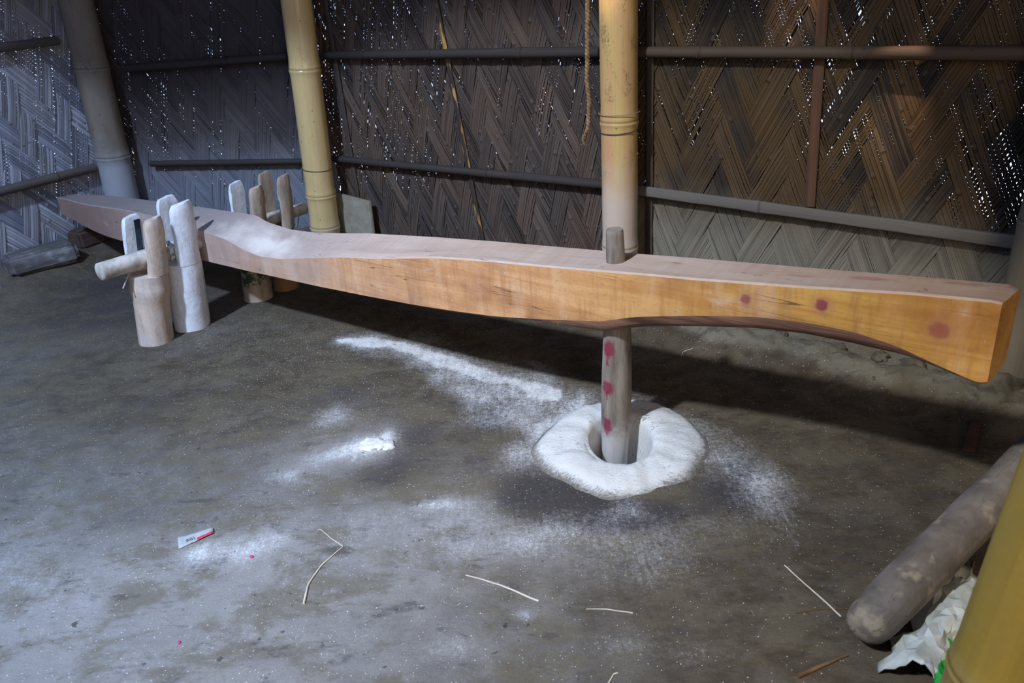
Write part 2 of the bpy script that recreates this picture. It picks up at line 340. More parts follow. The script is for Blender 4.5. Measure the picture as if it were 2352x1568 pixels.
def build_floor():
    def axis(a, b, f0, f1, fine, coarse):
        v = [a]
        while v[-1] < b:
            v.append(v[-1] + (fine if f0 <= v[-1] <= f1 else coarse))
        return np.array(v)
    xs = axis(-3.2, 2.0, -1.4, 1.35, 0.0105, 0.03)
    ys = axis(-2.6, 4.3, 0.85, 2.75, 0.0105, 0.03)
    X, Y = np.meshgrid(xs, ys)
    x = X.ravel(); y = Y.ravel()
    z = fh(x, y)
    sd = poly_sd(x, y, STREAK)
    wob = (fbm(x * 10, y * 10, 40) - 0.5)
    fl = sstep(0.09, -0.10, sd + wob * 0.16) * 0.62
    fl = np.maximum(fl, sstep(0.02, -0.03, poly_sd(x, y, [(-0.62, 2.51), (-0.40, 2.50), (-0.05, 2.21), (0.15, 2.05), (0.12, 1.98), (-0.15, 2.16), (-0.40, 2.40)]) + wob * 0.08) * 0.95)
    r = np.hypot((x - 0.25), (y - 1.73))
    side = np.clip(np.where(x < 0.20, 0.45 + 2.6 * (y - 1.70), np.where(y > 1.62, 0.38, 0.22)), 0.0, 0.8)
    fl = np.maximum(fl, sstep(0.36, 0.20, r + wob * 0.14) * side)
    fl = fl + blobs(x, y, FLOUR)
    dk = blobs(x, y, DARK); br = np.clip(blobs(x, y, BROWN), 0, 1.2)
    film = (0.15 * sstep(2.5, 1.7, y) + 0.45 * sstep(1.75, 1.10, y)) * sstep(0.38, -0.45, x - 0.25 * (y - 1.6)) + blobs(x, y, [(a, b, c * 2.0, d * 2.0, e * 0.42) for a, b, c, d, e in FLOUR]) * sstep(0.65, 0.0, x)
    film = film * (1 - 0.85 * np.clip(dk, 0, 1))
    grain = 0.03 + blobs(x, y, [(-0.72, 2.40, 0.30, 0.25, 0.9), (-1.0, 2.6, 0.25, 0.2, 0.6), (-0.55, 2.05, 0.3, 0.2, 0.45), (0.75, 2.2, 0.4, 0.2, 0.35), (-0.3, 2.55, 0.4, 0.15, 0.6), (-0.6, 1.2, 0.7, 0.5, 0.15), (0.8, 1.2, 0.2, 0.2, 0.15)])
    dl, tl_, _ = seg_dist(x, y, C_R0, C_R1)
    lip_a = sstep(0.30, 0.20, dl + (fbm(x * 9, y * 9, 31) - 0.5) * 0.10) * (0.35 + 0.65 * sstep(0.1, 0.45, tl_))
    z = z + 0.012 * np.clip(blobs(x, y, FLOUR[:1]), 0, 1)
    nx, ny = len(xs), len(ys)
    idx = np.arange(nx * ny).reshape(ny, nx)
    q = np.stack([idx[:-1, :-1], idx[:-1, 1:], idx[1:, 1:], idx[1:, :-1]], -1).reshape(-1, 4)
    cx = x[q].mean(1); cy = y[q].mean(1)
    keep = np.hypot((cx - 0.262) / 0.125, (cy - 1.72) / 0.15) > 1
    q = q[keep]
    o = mesh_obj('floor', np.stack([x, y, z], 1), q, M['floor'], attrs=dict(flour=fl, dark=dk, brown=br, film=film, grain=grain, lip=lip_a))
    tag(o, 'beaten grey-brown earth floor dusted with flour', 'floor', kind='structure')
build_floor()

# ------------------------------------------------------------------ woven mat walls
def build_mat(name, p0, p1, H, mat, W=0.072, thA=63, thB=63, ns=7, gapA=(0.0, 0.0025), gapB=(0.0, 0.0025), slatgap=0.0006, seed=1, zmin=0.0, period=6,
              gapfn=None, missing=0.0, label=''):
    r = np.random.default_rng(seed)
    p0 = np.array(p0); p1 = np.array(p1); L = np.linalg.norm(p1 - p0); e = (p1 - p0) / L
    n = np.array([e[1], -e[0]])                      # towards the room
    ta_, tb_ = math.radians(thA), math.radians(thB); D = 0.0042
    half = period / 2
    dirs = {'A': (np.array([math.cos(ta_), math.sin(ta_)]), np.array([-math.sin(ta_), math.cos(ta_)])),
            'B': (np.array([-math.cos(tb_), math.sin(tb_)]), np.array([math.sin(tb_), math.cos(tb_)]))}
    V = []; Fc = []; UV = []; R1 = []; R2 = []; base = 0
    zs0 = zmin
    for key in 'AB':
        d, nn = dirs[key]; od, on_ = dirs['B' if key == 'A' else 'A']
        cs = [np.dot(np.array(c), nn) for c in ((0, zs0), (L, zs0), (0, H), (L, H))]
        i0 = int(math.floor(min(cs) / W)) - 1; i1 = int(math.ceil(max(cs) / W)) + 1
        for i in range(i0, i1):
            gb = r.uniform(*(gapA if key == 'A' else gapB)) if r.random() < 0.75 else 0.0
            br2 = r.random()
            jit = r.normal(0, 0.006)
            k = int(r.integers(ns - 1, ns + 2))
            edges = np.sort(np.concatenate([[0, 1], (np.arange(1, k) + r.uniform(-0.25, 0.25, k - 1)) / k]))
            for s in range(k):
                qa = i * W + edges[s] * W; qb = i * W + edges[s + 1] * W
                sg = slatgap * r.random() * 2 if r.random() < 0.55 else 0.0
                ga = (gb if s == 0 else sg) / 2; gz = (gb if s == k - 1 else sg) / 2
                qc = (qa + qb) / 2
                # clip line q=qc to the rectangle
                o2 = nn * qc
                tl, tu = -1e9, 1e9
                for ax, lo, hi in ((0, 0.0, L), (1, zs0 + r.uniform(-0.02, 0.015), H)):
                    a, b = (lo - o2[ax]) / d[ax], (hi - o2[ax]) / d[ax]
                    if a > b: a, b = b, a
                    tl = max(tl, a); tu = min(tu, b)
                if tu - tl < 0.02: continue
                spans = [(tl, tu)]
                if r.random() < missing:
                    m0 = r.uniform(tl, tu); m1 = m0 + r.uniform(0.05, 0.16)
                    spans = [(tl, m0), (min(m1, tu), tu)]
                # crossing centres
                for (ta, tb) in spans:
                    if tb - ta < 0.015: continue
                    dj = np.dot(on_, d); cj = np.dot(on_, o2)
                    j = np.arange(math.floor(min((cj + dj * ta) / W, (cj + dj * tb) / W)) - 1, math.ceil(max((cj + dj * ta) / W, (cj + dj * tb) / W)) + 1)
                    tt = ((j + 0.5) * W - cj) / dj
                    tt = np.sort(tt[(tt > ta + 0.004) & (tt < tb - 0.004)])
                    t = np.concatenate([[ta], tt, [tb]])
                    jj = np.floor((cj + dj * t) / W)
                    if key == 'A': over = np.mod(jj - i, period) < half
                    else: over = np.mod(i - jj, period) >= half
                    if key == 'A': ph = np.where(over, D, -D)
                    else: ph = np.where(over, D, -D)
                    px_ = o2[0] + d[0] * t; pz_ = o2[1] + d[1] * t
                    G = np.clip((fbm(px_ * 4.5 + seed, pz_ * 4.5, seed) - 0.40 + (gapfn(px_, pz_) if gapfn is not None else 0.0)) * 4.5, -0.15, 1.5)
                    ph = ph + r.normal(0, 0.0007) + r.normal(0, 0.0004, len(t))
                    tilt = r.normal(0, 0.0009)
                    tc = (t - t.mean())
                    pa = np.outer(t, d) + np.outer(qa + ga * G, nn) + np.outer(tc * jit * 0.15, nn)
                    pb = np.outer(t, d) + np.outer(qb - gz * G, nn) + np.outer(tc * jit * 0.15, nn)
                    th2 = 0.0010
                    def w3(p, h):
                        xy = p0[None, :] + np.outer(p[:, 0], e) + np.outer(h, n)
                        return np.stack([xy[:, 0], xy[:, 1], p[:, 1]], 1)
                    blk = np.concatenate([w3(pa, ph + tilt), w3(pb, ph - tilt), w3(pb, ph - tilt - th2), w3(pa, ph + tilt - th2)])
                    N = len(t)
                    V.append(blk)
                    a = np.arange(N - 1)
                    for c0, c1 in ((0, 1), (1, 2), (2, 3), (3, 0)):
                        Fc.append(base + np.stack([c0 * N + a, c0 * N + a + 1, c1 * N + a + 1, c1 * N + a], 1))
                    uo = r.uniform(0, 50)
                    u = np.concatenate([np.zeros(N), np.ones(N), np.ones(N), np.zeros(N)])
                    UV.append(np.stack([u, np.tile(t, 4) + uo], 1))
                    R1.append(np.full(4 * N, r.random())); R2.append(np.full(4 * N, br2))
                    base += 4 * N
    o = mesh_obj(name, np.concatenate(V), np.concatenate(Fc), mat, smooth=False, uvs=np.concatenate(UV), attrs=dict(rnd=np.concatenate(R1), rnd2=np.concatenate(R2)))
    tag(o, label, 'wall', kind='structure')
    return o
HW = 2.12
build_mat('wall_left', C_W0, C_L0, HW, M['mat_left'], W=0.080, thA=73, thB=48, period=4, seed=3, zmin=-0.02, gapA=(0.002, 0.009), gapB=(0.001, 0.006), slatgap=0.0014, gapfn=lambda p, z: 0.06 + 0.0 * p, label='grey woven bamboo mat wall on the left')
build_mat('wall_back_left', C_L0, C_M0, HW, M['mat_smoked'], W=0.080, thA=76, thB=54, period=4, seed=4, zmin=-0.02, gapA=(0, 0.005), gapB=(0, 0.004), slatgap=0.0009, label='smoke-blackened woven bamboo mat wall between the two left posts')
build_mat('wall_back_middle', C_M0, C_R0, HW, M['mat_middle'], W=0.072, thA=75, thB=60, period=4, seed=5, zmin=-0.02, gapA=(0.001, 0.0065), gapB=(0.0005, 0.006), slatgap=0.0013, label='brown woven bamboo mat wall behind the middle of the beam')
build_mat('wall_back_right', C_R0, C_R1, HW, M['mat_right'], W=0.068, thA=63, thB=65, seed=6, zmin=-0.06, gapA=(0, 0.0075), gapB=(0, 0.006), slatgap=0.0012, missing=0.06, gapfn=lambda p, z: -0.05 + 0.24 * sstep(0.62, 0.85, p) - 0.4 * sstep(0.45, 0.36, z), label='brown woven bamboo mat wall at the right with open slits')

# ------------------------------------------------------------------ tubes and bamboo
def frame_at(dirv):
    d = Vector(dirv).normalized()
    a = Vector((0, 0, 1)) if abs(d.z) < 0.9 else Vector((1, 0, 0))
    u = d.cross(a).normalized(); v = u.cross(d).normalized()
    return np.array(u), np.array(v), np.array(d)

def tube_data(pts, radii, seg=20, noise=0.0, seed=0, squash=1.0, endcap=True, squash_u=1.0):
    pts = np.asarray(pts, float); radii = np.asarray(radii, float)
    N = len(pts)
    tang = np.gradient(pts, axis=0)
    V = []; uv = []
    length = np.concatenate([[0], np.cumsum(np.linalg.norm(np.diff(pts, axis=0), axis=1))])
    u0, v0, d0 = frame_at(tang[0])
    ang = np.linspace(0, 2 * PI, seg, endpoint=False)
    for k in range(N):
        t = tang[k] / (np.linalg.norm(tang[k]) + 1e-12)
        u = u0 - t * np.dot(u0, t); u /= np.linalg.norm(u); v = np.cross(t, u); u0 = u
        rr = radii[k] * (1 + (noise * (fbm(np.cos(ang) * 2 + 5 + seed, np.sin(ang) * 2 + length[k] * 9 + seed * 3.1, seed) - 0.5) * 2 if noise else 0))
        rr = np.broadcast_to(rr, ang.shape)
        V.append(pts[k] + np.outer(np.sign(np.cos(ang)) * np.abs(np.cos(ang)) ** (1.0 if squash_u == 1 else 0.5) * rr * squash_u, u) + np.outer(np.sign(np.sin(ang)) * np.abs(np.sin(ang)) ** (1.0 if squash_u == 1 else 0.5) * rr * squash, v))
        uv.append(np.stack([ang / (2 * PI), np.full(seg, length[k])], 1))
    V = np.concatenate(V); uv = np.concatenate(uv)
    a = np.arange(seg); b = (a + 1) % seg
    Fq = [np.stack([k * seg + a, k * seg + b, (k + 1) * seg + b, (k + 1) * seg + a], 1) for k in range(N - 1)]
    faces = [list(f) for f in np.concatenate(Fq)]
    if endcap:
        faces.append(list(a[::-1])); faces.append(list((N - 1) * seg + a))
    return V, faces, uv, length

def tube(name, pts, radii, mat, parent=None, seg=20, noise=0.0, seed=0, squash=1.0, sharp=50, endcap=True):
    V, Fs, uv, ln = tube_data(pts, radii, seg, noise, seed, squash, endcap)
    return mesh_obj(name, V, Fs, mat, parent, uvs=uv, attrs=dict(node=np.zeros(len(V))), sharp=sharp)

def rounded_ends(p0, p1, r0, r1, n=12, cap=0.25, bend=None):
    """straight stick with softened ends: points and radii"""
    p0 = np.array(p0, float); p1 = np.array(p1, float); L = np.linalg.norm(p1 - p0)
    c = min(0.3, cap * r0 / L)
    ts = np.concatenate([[0, c * 0.3, c], np.linspace(c, 1 - c, n)[1:-1], [1 - c, 1 - c * 0.3, 1]])
    rs = r0 + (r1 - r0) * ts
    rs[0] *= 0.88; rs[1] *= 0.97; rs[-1] *= 0.88; rs[-2] *= 0.97
    P = p0 + np.outer(ts, p1 - p0)
    if bend is not None: P = P + np.outer(np.sin(ts * PI), np.array(bend))
    return P, rs

def bamboo(name, p0, p1, r0, r1, nodes, mat, parent=None, seg=32, bulge=0.07, noise=0.01, seed=0, step=0.012, bend=None, ring=0.006, squash=1.0, squash_u=1.0):
    p0 = np.array(p0, float); p1 = np.array(p1, float); L = np.linalg.norm(p1 - p0)
    ts = np.arange(0, L + step, step)
    for nd in nodes: ts = np.concatenate([ts, nd + np.array([-0.014, -0.008, -0.004, -0.0015, 0, 0.0015, 0.004, 0.008, 0.014])])
    ts = np.unique(np.clip(ts, 0, L))
    ts = ts[np.concatenate([[True], np.diff(ts) > 0.0008])]
    rs = r0 + (r1 - r0) * ts / L; nd_a = np.zeros(len(ts))
    for nd in nodes:
        x = ts - nd
        rs = rs * (1 + bulge * np.exp(-(x / 0.022) ** 2) + bulge * 0.55 * np.exp(-((x + 0.006) / 0.0035) ** 2) - bulge * 0.35 * np.exp(-((x - 0.003) / 0.003) ** 2))
        nd_a = np.maximum(nd_a, np.exp(-((x - 0.003) / 0.0035) ** 2))
    P = p0 + np.outer(ts / L, p1 - p0)
    if bend is not None: P = P + np.outer(np.sin(ts / L * PI), np.array(bend))
    V, Fs, uv, ln = tube_data(P, rs, seg, noise, seed, squash, True, squash_u)
    return mesh_obj(name, V, Fs, mat, parent, uvs=uv, attrs=dict(node=np.repeat(nd_a, seg)), sharp=45)

def ring_tie(name, c, r, wire, mat, parent, tilt=(0, 0), turns=1, tail=None, dz=0.0):
    ang = np.linspace(0, 2 * PI * turns, 48 * turns)
    P = np.stack([np.cos(ang) * r, np.sin(ang) * r, tilt[0] * np.cos(ang) * r + tilt[1] * np.sin(ang) * r + dz * ang / (2 * PI)], 1) + np.array(c)
    return tube(name, P, np.full(len(P), wire), mat, parent, seg=6)

# ------------------------------------------------------------------ wall posts
t = empty('bamboo_post', (0.400, 2.610, 0), label='thick golden bamboo post standing behind the peg of the beam', cat='post')
# (coordinates of the parts are relative to the post's base)
bamboo('culm', (0.002, 0, -0.02), (-0.004, 0.006, 2.09), 0.0605, 0.059, [0.262, 0.690, 1.17, 1.62], M['bamboo_gold'], t, bulge=0.05, seed=1)
ring_tie('wire_tie', (0, 0.001, 0.640), 0.0625, 0.0016, M['wire'], t, tilt=(0.06, 0.02))
ring_tie('twine_tie', (0, 0.001, 0.697), 0.0665, 0.0013, M['twine'], t, tilt=(0.02, -0.02))

t = empty('bamboo_post', (-0.838, 3.555, 0), label='pale yellow bamboo post leaning beside the far forked stakes', cat='post')
bamboo('culm', (0, 0, -0.02), (0.105, -0.065, 2.09), 0.066, 0.061, [0.135, 0.285, 0.83, 1.35, 1.8], M['bamboo_pale'], t, bulge=0.055, seed=2)
ring_tie('wire_tie', (0.018, -0.012, 0.385), 0.067, 0.0017, M['wire'], t, tilt=(-0.10, 0.05))

t = empty('bamboo_post', (-1.895, 3.885, 0), label='dusty grey bamboo post in the left back corner', cat='post')
bamboo('culm', (0, 0, -0.02), (0.11, -0.03, 2.09), 0.078, 0.069, [0.46, 0.865, 1.3, 1.75], M['bamboo_grey'], t, bulge=0.06, seed=3, noise=0.02)

post_r = t = empty('bamboo_post', (1.335, 1.835, 0), label='dusty brown bamboo post behind the end of the beam at the right edge', cat='post')
bamboo('culm', (0, 0, -0.02), (-0.005, 0.0, 2.09), 0.056, 0.054, [0.52, 1.05, 1.55], M['bamboo_dusty'], t, bulge=0.05, seed=4)

t = empty('bamboo_post', (0.628, 0.772, 0), label='near yellow bamboo post in the bottom right corner of the picture', cat='post')
bamboo('culm', (0.0, 0, -0.02), (0.10, -0.09, 2.09), 0.060, 0.057, [0.245, 0.70, 1.2, 1.7], M['bamboo_near'], t, bulge=0.05, seed=5)

# ------------------------------------------------------------------ rails and studs on the walls
def wpt(a, b, t, z, off):
    a = np.array(a); b = np.array(b); L = np.linalg.norm(b - a); e = (b - a) / L; n = np.array([e[1], -e[0]])
    p = a + e * t + n * off
    return (p[0], p[1], z)
def wlen(a, b): return float(np.linalg.norm(np.array(b) - np.array(a)))
LR, LM, LL, LW = wlen(C_R0, C_R1), wlen(C_M0, C_R0), wlen(C_L0, C_M0), wlen(C_W0, C_L0)
def rail(name, a, b, t0, z0, t1, z1, off, r0, r1, mat, label, squash=1.0, nodes=(), cat='rail', bend=None, seed=0, noise=0.03, squash_u=1.0):
    P0 = wpt(a, b, t0, z0, off); P1 = wpt(a, b, t1, z1, off)
    o = bamboo(name, P0, P1, r0, r1, list(nodes), mat, None, seg=14, bulge=0.10, noise=noise, seed=seed, step=0.04, bend=bend, squash=squash, squash_u=squash_u)
    tag(o, label, cat, 'bamboo rails along the walls')
    return o
rail('bamboo_rail', C_R0, C_R1, -0.02, 0.872, LR - 0.06, 0.880, 0.036, 0.0165, 0.0185, M['rail_brown'], 'upper brown bamboo rail to the right of the golden post', nodes=(0.3, 0.75), seed=1)
rail('bamboo_rail', C_R0, C_R1, 0.0, 0.421, LR - 0.09, 0.411, 0.036, 0.017, 0.0185, M['rail_grey'], 'lower flat grey bamboo rail to the right of the golden post', nodes=(0.5,), seed=2, noise=0.06, squash_u=0.5)
rail('bamboo_rail', C_M0, C_R0, 0.08, 0.851, LM - 0.01, 0.873, 0.036, 0.0165, 0.018, M['rail_dark'], 'upper dark bamboo rail between the pale post and the golden post', nodes=(0.25, 0.62, 1.05), seed=3)
rail('bamboo_rail', C_M0, C_R0, 0.03, 0.402, LM + 0.02, 0.428, 0.036, 0.0145, 0.017, M['rail_dark'], 'lower dark bamboo rail between the pale post and the golden post', nodes=(0.3, 0.9), seed=4)
rail('bamboo_rail', C_L0, C_M0, 0.20, 0.828, LL - 0.13, 0.851, 0.036, 0.019, 0.017, M['rail_dark'], 'upper sooty bamboo rail between the grey post and the pale post', nodes=(0.55,), seed=5)
rail('bamboo_rail', C_L0, C_M0, 0.20, 0.382, LL - 0.02, 0.390, 0.036, 0.0145, 0.013, M['rail_dark'], 'lower sooty bamboo rail between the grey post and the pale post', seed=6)
rail('bamboo_rail', C_W0, C_L0, 0.04, 0.965, LW - 0.17, 0.972, 0.034, 0.021, 0.019, M['rail_pale'], 'upper greyish bamboo rail on the left wall', nodes=(0.5, 1.1), seed=7)
rail('bamboo_rail', C_W0, C_L0, 0.04, 0.41, LW - 0.17, 0.397, 0.034, 0.021, 0.020, M['rail_pale'], 'lower greyish bamboo rail on the left wall', nodes=(0.6, 1.0, 1.4), seed=8, noise=0.06)

def stud(a, b, t0, z0, t1, z1, off, w, mat, label, seed, name='split_bamboo_lath'):
    P0 = np.array(wpt(a, b, t0, z0, off)); P1 = np.array(wpt(a, b, t1, z1, off))
    n = 24; ts = np.linspace(0, 1, n)
    pts = P0 + np.outer(ts, P1 - P0)
    V, Fs, uv, ln = tube_data(pts, w * (1 + 0.15 * (fbm(ts * 9, ts * 0 + seed, seed) - 0.5)), 10, 0.05, seed)
    c = pts.repeat(10, 0)
    e = np.array(b) - np.array(a); e = e / np.linalg.norm(e); nn = np.array([e[1], -e[0], 0])
    d = (V - c) @ nn
    V = V - np.outer(d * 0.62, nn)
    o = mesh_obj(name, V, Fs, mat, None, uvs=uv, attrs=dict(node=np.zeros(len(V))), sharp=50)
    tag(o, label, 'lath', 'upright laths on the back wall')
    return o
stud(C_R0, C_R1, 0.648, 0.43, 0.595, 1.9, 0.0105, 0.016, M['stud_rust'], 'rusty brown upright lath on the right part of the back wall', 1)
stud(C_R0, C_R1, 0.098, 0.02, 0.085, 1.9, 0.0105, 0.0135, M['stud_dark'], 'dark upright lath just right of the golden post', 2)
stud(C_M0, C_R0, 0.86, 0.10, 0.705, 1.2, 0.0125, 0.011, M['stud_yellow'], 'thin yellow and black lath behind the middle of the beam', 3)
stud(C_M0, C_R0, 0.13, 0.02, 0.09, 1.9, 0.0105, 0.014, M['stud_dark'], 'dark upright lath just right of the pale post', 4)

# ------------------------------------------------------------------ the pounding beam
PIV = Vector((-1.084, 2.832, 0)); RZ = math.radians(-38)
def L2W(s, w, z): 
    c, sn = math.cos(RZ), math.sin(RZ)
    return (PIV.x + s * c - w * sn, PIV.y + s * sn + w * c, z)

FT = np.array([(-1.10, 0.350), (-0.761, 0.361), (-0.424, 0.376), (-0.1, 0.370), (0.086, 0.358), (0.189, 0.350), (0.283, 0.327), (0.363, 0.316), (0.468, 0.323), (0.62, 0.350), (0.778, 0.378), (0.915, 0.396), (1.181, 0.440), (1.408, 0.464), (1.545, 0.475), (1.73, 0.493), (1.947, 0.511), (2.169, 0.535), (2.374, 0.559), (2.513, 0.569)])
RT = np.array([(-1.10, 0.344), (-0.84, 0.360), (-0.424, 0.380), (-0.159, 0.390), (0.057, 0.397), (0.21, 0.402), (0.272, 0.385), (0.39, 0.374), (0.508, 0.379), (0.621, 0.392), (0.787, 0.415), (1.066, 0.443), (1.34, 0.466), (1.63, 0.488), (1.993, 0.516), (2.268, 0.538), (2.49, 0.556), (2.513, 0.557)])
FB = np.array([(-1.10, 0.274), (-1.029, 0.266), (-0.671, 0.234), (-0.554, 0.231), (0.039, 0.240), (0.235, 0.244), (0.422, 0.248), (0.649, 0.254), (0.89, 0.265), (1.072, 0.275), (1.256, 0.289), (1.364, 0.300), (1.536, 0.327), (1.704, 0.358), (1.793, 0.388), (1.95, 0.424), (2.087, 0.450), (2.185, 0.459), (2.278, 0.459), (2.36, 0.446), (2.431, 0.424), (2.492, 0.407), (2.513, 0.405)])
def mat_beam(kind):
    m = NT('beam_wood_' + kind, 0.7, 0.3)
    ob = m.obj(); s = m.sep(ob)
    g = m.noise(m.mapv(ob, (2.2, 30, 30)), 1.0, 5, 0.6, 0.6)
    g2 = m.noise(m.mapv(ob, (16, 4, 4)), 1.0, 4, 0.6)          # cross flecks
    big = m.noise(m.mapv(ob, (3.2, 6, 6)), 1.0, 4, 0.6)
    if kind == 'bark':
        col = m.mix(m.ramp(g, 0.35, 0.65), (0.075, 0.036, 0.025), (0.26, 0.135, 0.09))
        nb = m.bump(m.noise(m.mapv(ob, (3, 50, 50)), 1.0, 5), 0.8, 0.006)
        return m.done(col, nb)
    base = m.mix(m.ramp(s[0], 1.3, 2.2), (0.66, 0.37, 0.19), (0.62, 0.345, 0.085))
    base = m.mix(m.ramp(g, 0.35, 0.68), base, m.mix(m.ramp(s[0], 1.3, 2.2), (0.52, 0.25, 0.11), (0.47, 0.22, 0.045)))
    base = m.mix(m.math('MULTIPLY', m.ramp(big, 0.48, 0.68), 0.6), base, (0.30, 0.125, 0.05))
    saw = m.noise(m.mapv(ob, (55, 3, 5)), 1.0, 4, 0.7)
    saw2 = m.noise(m.mapv(ob, (14, 3, 3)), 1.0, 3, 0.6)
    base = m.mix(m.math('MULTIPLY', m.ramp(saw, 0.46, 0.70), 0.45), base, (0.30, 0.13, 0.05))
    base = m.mix(m.math('MULTIPLY', m.ramp(saw2, 0.50, 0.68), 0.40), base, (0.70, 0.47, 0.29))
    fleck = m.noise(m.mapv(ob, (70, 90, 150)), 1.0, 4, 0.7)
    base = m.mix(m.math('MULTIPLY', m.ramp(fleck, 0.50, 0.66), 0.35), base, (0.33, 0.15, 0.06))
    knot = m.ramp(m.math('ADD', m.dist(ob, (2.47, -0.066, 0.52), (0.8, 1, 1.3)), m.math('MULTIPLY', big, 0.05)), 0.06, 0.14, 0.5, 0)
    base = m.mix(knot, base, (0.26, 0.095, 0.02))
    base = m.mix(m.math('MULTIPLY', m.ramp(g2, 0.48, 0.7), 0.45), base, (0.64, 0.36, 0.15))
    # handled, floury grey-mauve wood towards the pivot
    pale = m.mix(m.ramp(g2, 0.35, 0.7), (0.40, 0.29, 0.245), (0.52, 0.41, 0.36))
    pf = m.ramp(m.math('MULTIPLY_ADD', big, 0.9, m.math('MULTIPLY', s[0], -0.55)), -0.22, 0.42, 0.0, 0.9)
    base = m.mix(pf, base, pale)
    base = m.mix(m.math('MULTIPLY', m.ramp(s[0], -0.75, -0.25, 1, 0), 0.8), base, (0.20, 0.122, 0.105))
    # floury smears on the side
    sm = m.ramp(m.noise(m.mapv(ob, (5, 5, 9)), 2.0, 5, 0.7), 0.60, 0.78, 0, 0.5)
    base = m.mix(sm, base, (0.66, 0.52, 0.42))
    sp = m.ramp(m.voro(ob, 17), 0.04, 0.06, 0.35, 0)
    base = m.mix(sp, base, (0.70, 0.62, 0.56))
    if kind == 'top':
        dust = m.mix(m.ramp(m.math('MULTIPLY_ADD', saw, 0.4, m.math('MULTIPLY', g, 0.6)), 0.35, 0.65), (0.42, 0.335, 0.295), (0.55, 0.455, 0.41))
        dust = m.mix(m.ramp(s[0], -0.3, 1.1, 0.9, 0), dust, (0.24, 0.21, 0.21))
        dust = m.mix(m.ramp(s[0], 1.7, 2.5, 0.0, 0.45), dust, (0.46, 0.29, 0.20))
        base = m.mix(m.ramp(big, 0.25, 0.7, 0.95, 0.72), base, dust)
        fl = m.ramp(m.math('SUBTRACT', m.math('MULTIPLY', m.noise(ob, 13, 5), 0.11), m.dist(ob, (0.33, -0.02, 0.34), (0.22, 1, 0.6))), -0.02, 0.05, 0, 0.75)
        base = m.mix(fl, base, (0.78, 0.70, 0.64))
    cr = m.noise(m.mapv(ob, (0.9, 34, 34)), 1.0, 2, 0.5, 0.25)
    crk = m.math('MULTIPLY', m.ramp(m.math('ABSOLUTE', m.math('SUBTRACT', cr, 0.5)), 0.0, 0.006, 1, 0), m.ramp(m.noise(m.mapv(ob, (2, 5, 5)), 2.0, 3), 0.50, 0.60))
    base = m.mix(m.math('MULTIPLY', crk, 0.8), base, (0.08, 0.045, 0.03))
    red = (0.22, 0.02, 0.055)
    wob = m.math('MULTIPLY', m.noise(ob, 90, 3), 0.012)
    for (x, y, z, r, a, sc) in ((2.058, -0.067, 0.484, 0.0165, 0.75, (1, 1, 1)), (2.213, -0.067, 0.503, 0.0185, 0.95, (1, 1, 1)), (2.425, -0.067, 0.494, 0.023, 0.55, (1, 1, 1)),
                                (2.157, 0.004, 0.523, 0.018, 0.32, (0.6, 1.6, 1)), (2.276, 0.018, 0.535, 0.028, 0.32, (0.6, 2, 1)), (2.44, 0.037, 0.555, 0.024, 0.28, (0.6, 2, 1)), (1.858, 0.023, 0.503, 0.012, 0.5, (0.5, 1.6, 1))):
        d = m.math('ADD', m.dist(ob, (x, y, z), sc), wob)
        base = m.mix(m.ramp(d, r * 0.75, r * 1.25, a, 0), base, red)
        base = m.mix(m.ramp(d, r * 1.1, r * 2.2, a * 0.3, 0), base, (0.30, 0.12, 0.10))
    gt = m.ramp(m.dist(ob, (0.35, -0.066, 0.262)), 0.004, 0.007, 0.8, 0)
    base = m.mix(gt, base, (0.02, 0.25, 0.20))
    h = m.math('MULTIPLY_ADD', g, 0.7, m.math('MULTIPLY_ADD', crk, -0.8, m.math('MULTIPLY', g2, 0.3)))
    return m.done(base, m.bump(h, 0.35, 0.004))
M['beam_side'] = mat_beam('side'); M['beam_top'] = mat_beam('top'); M['beam_bark'] = mat_beam('bark')

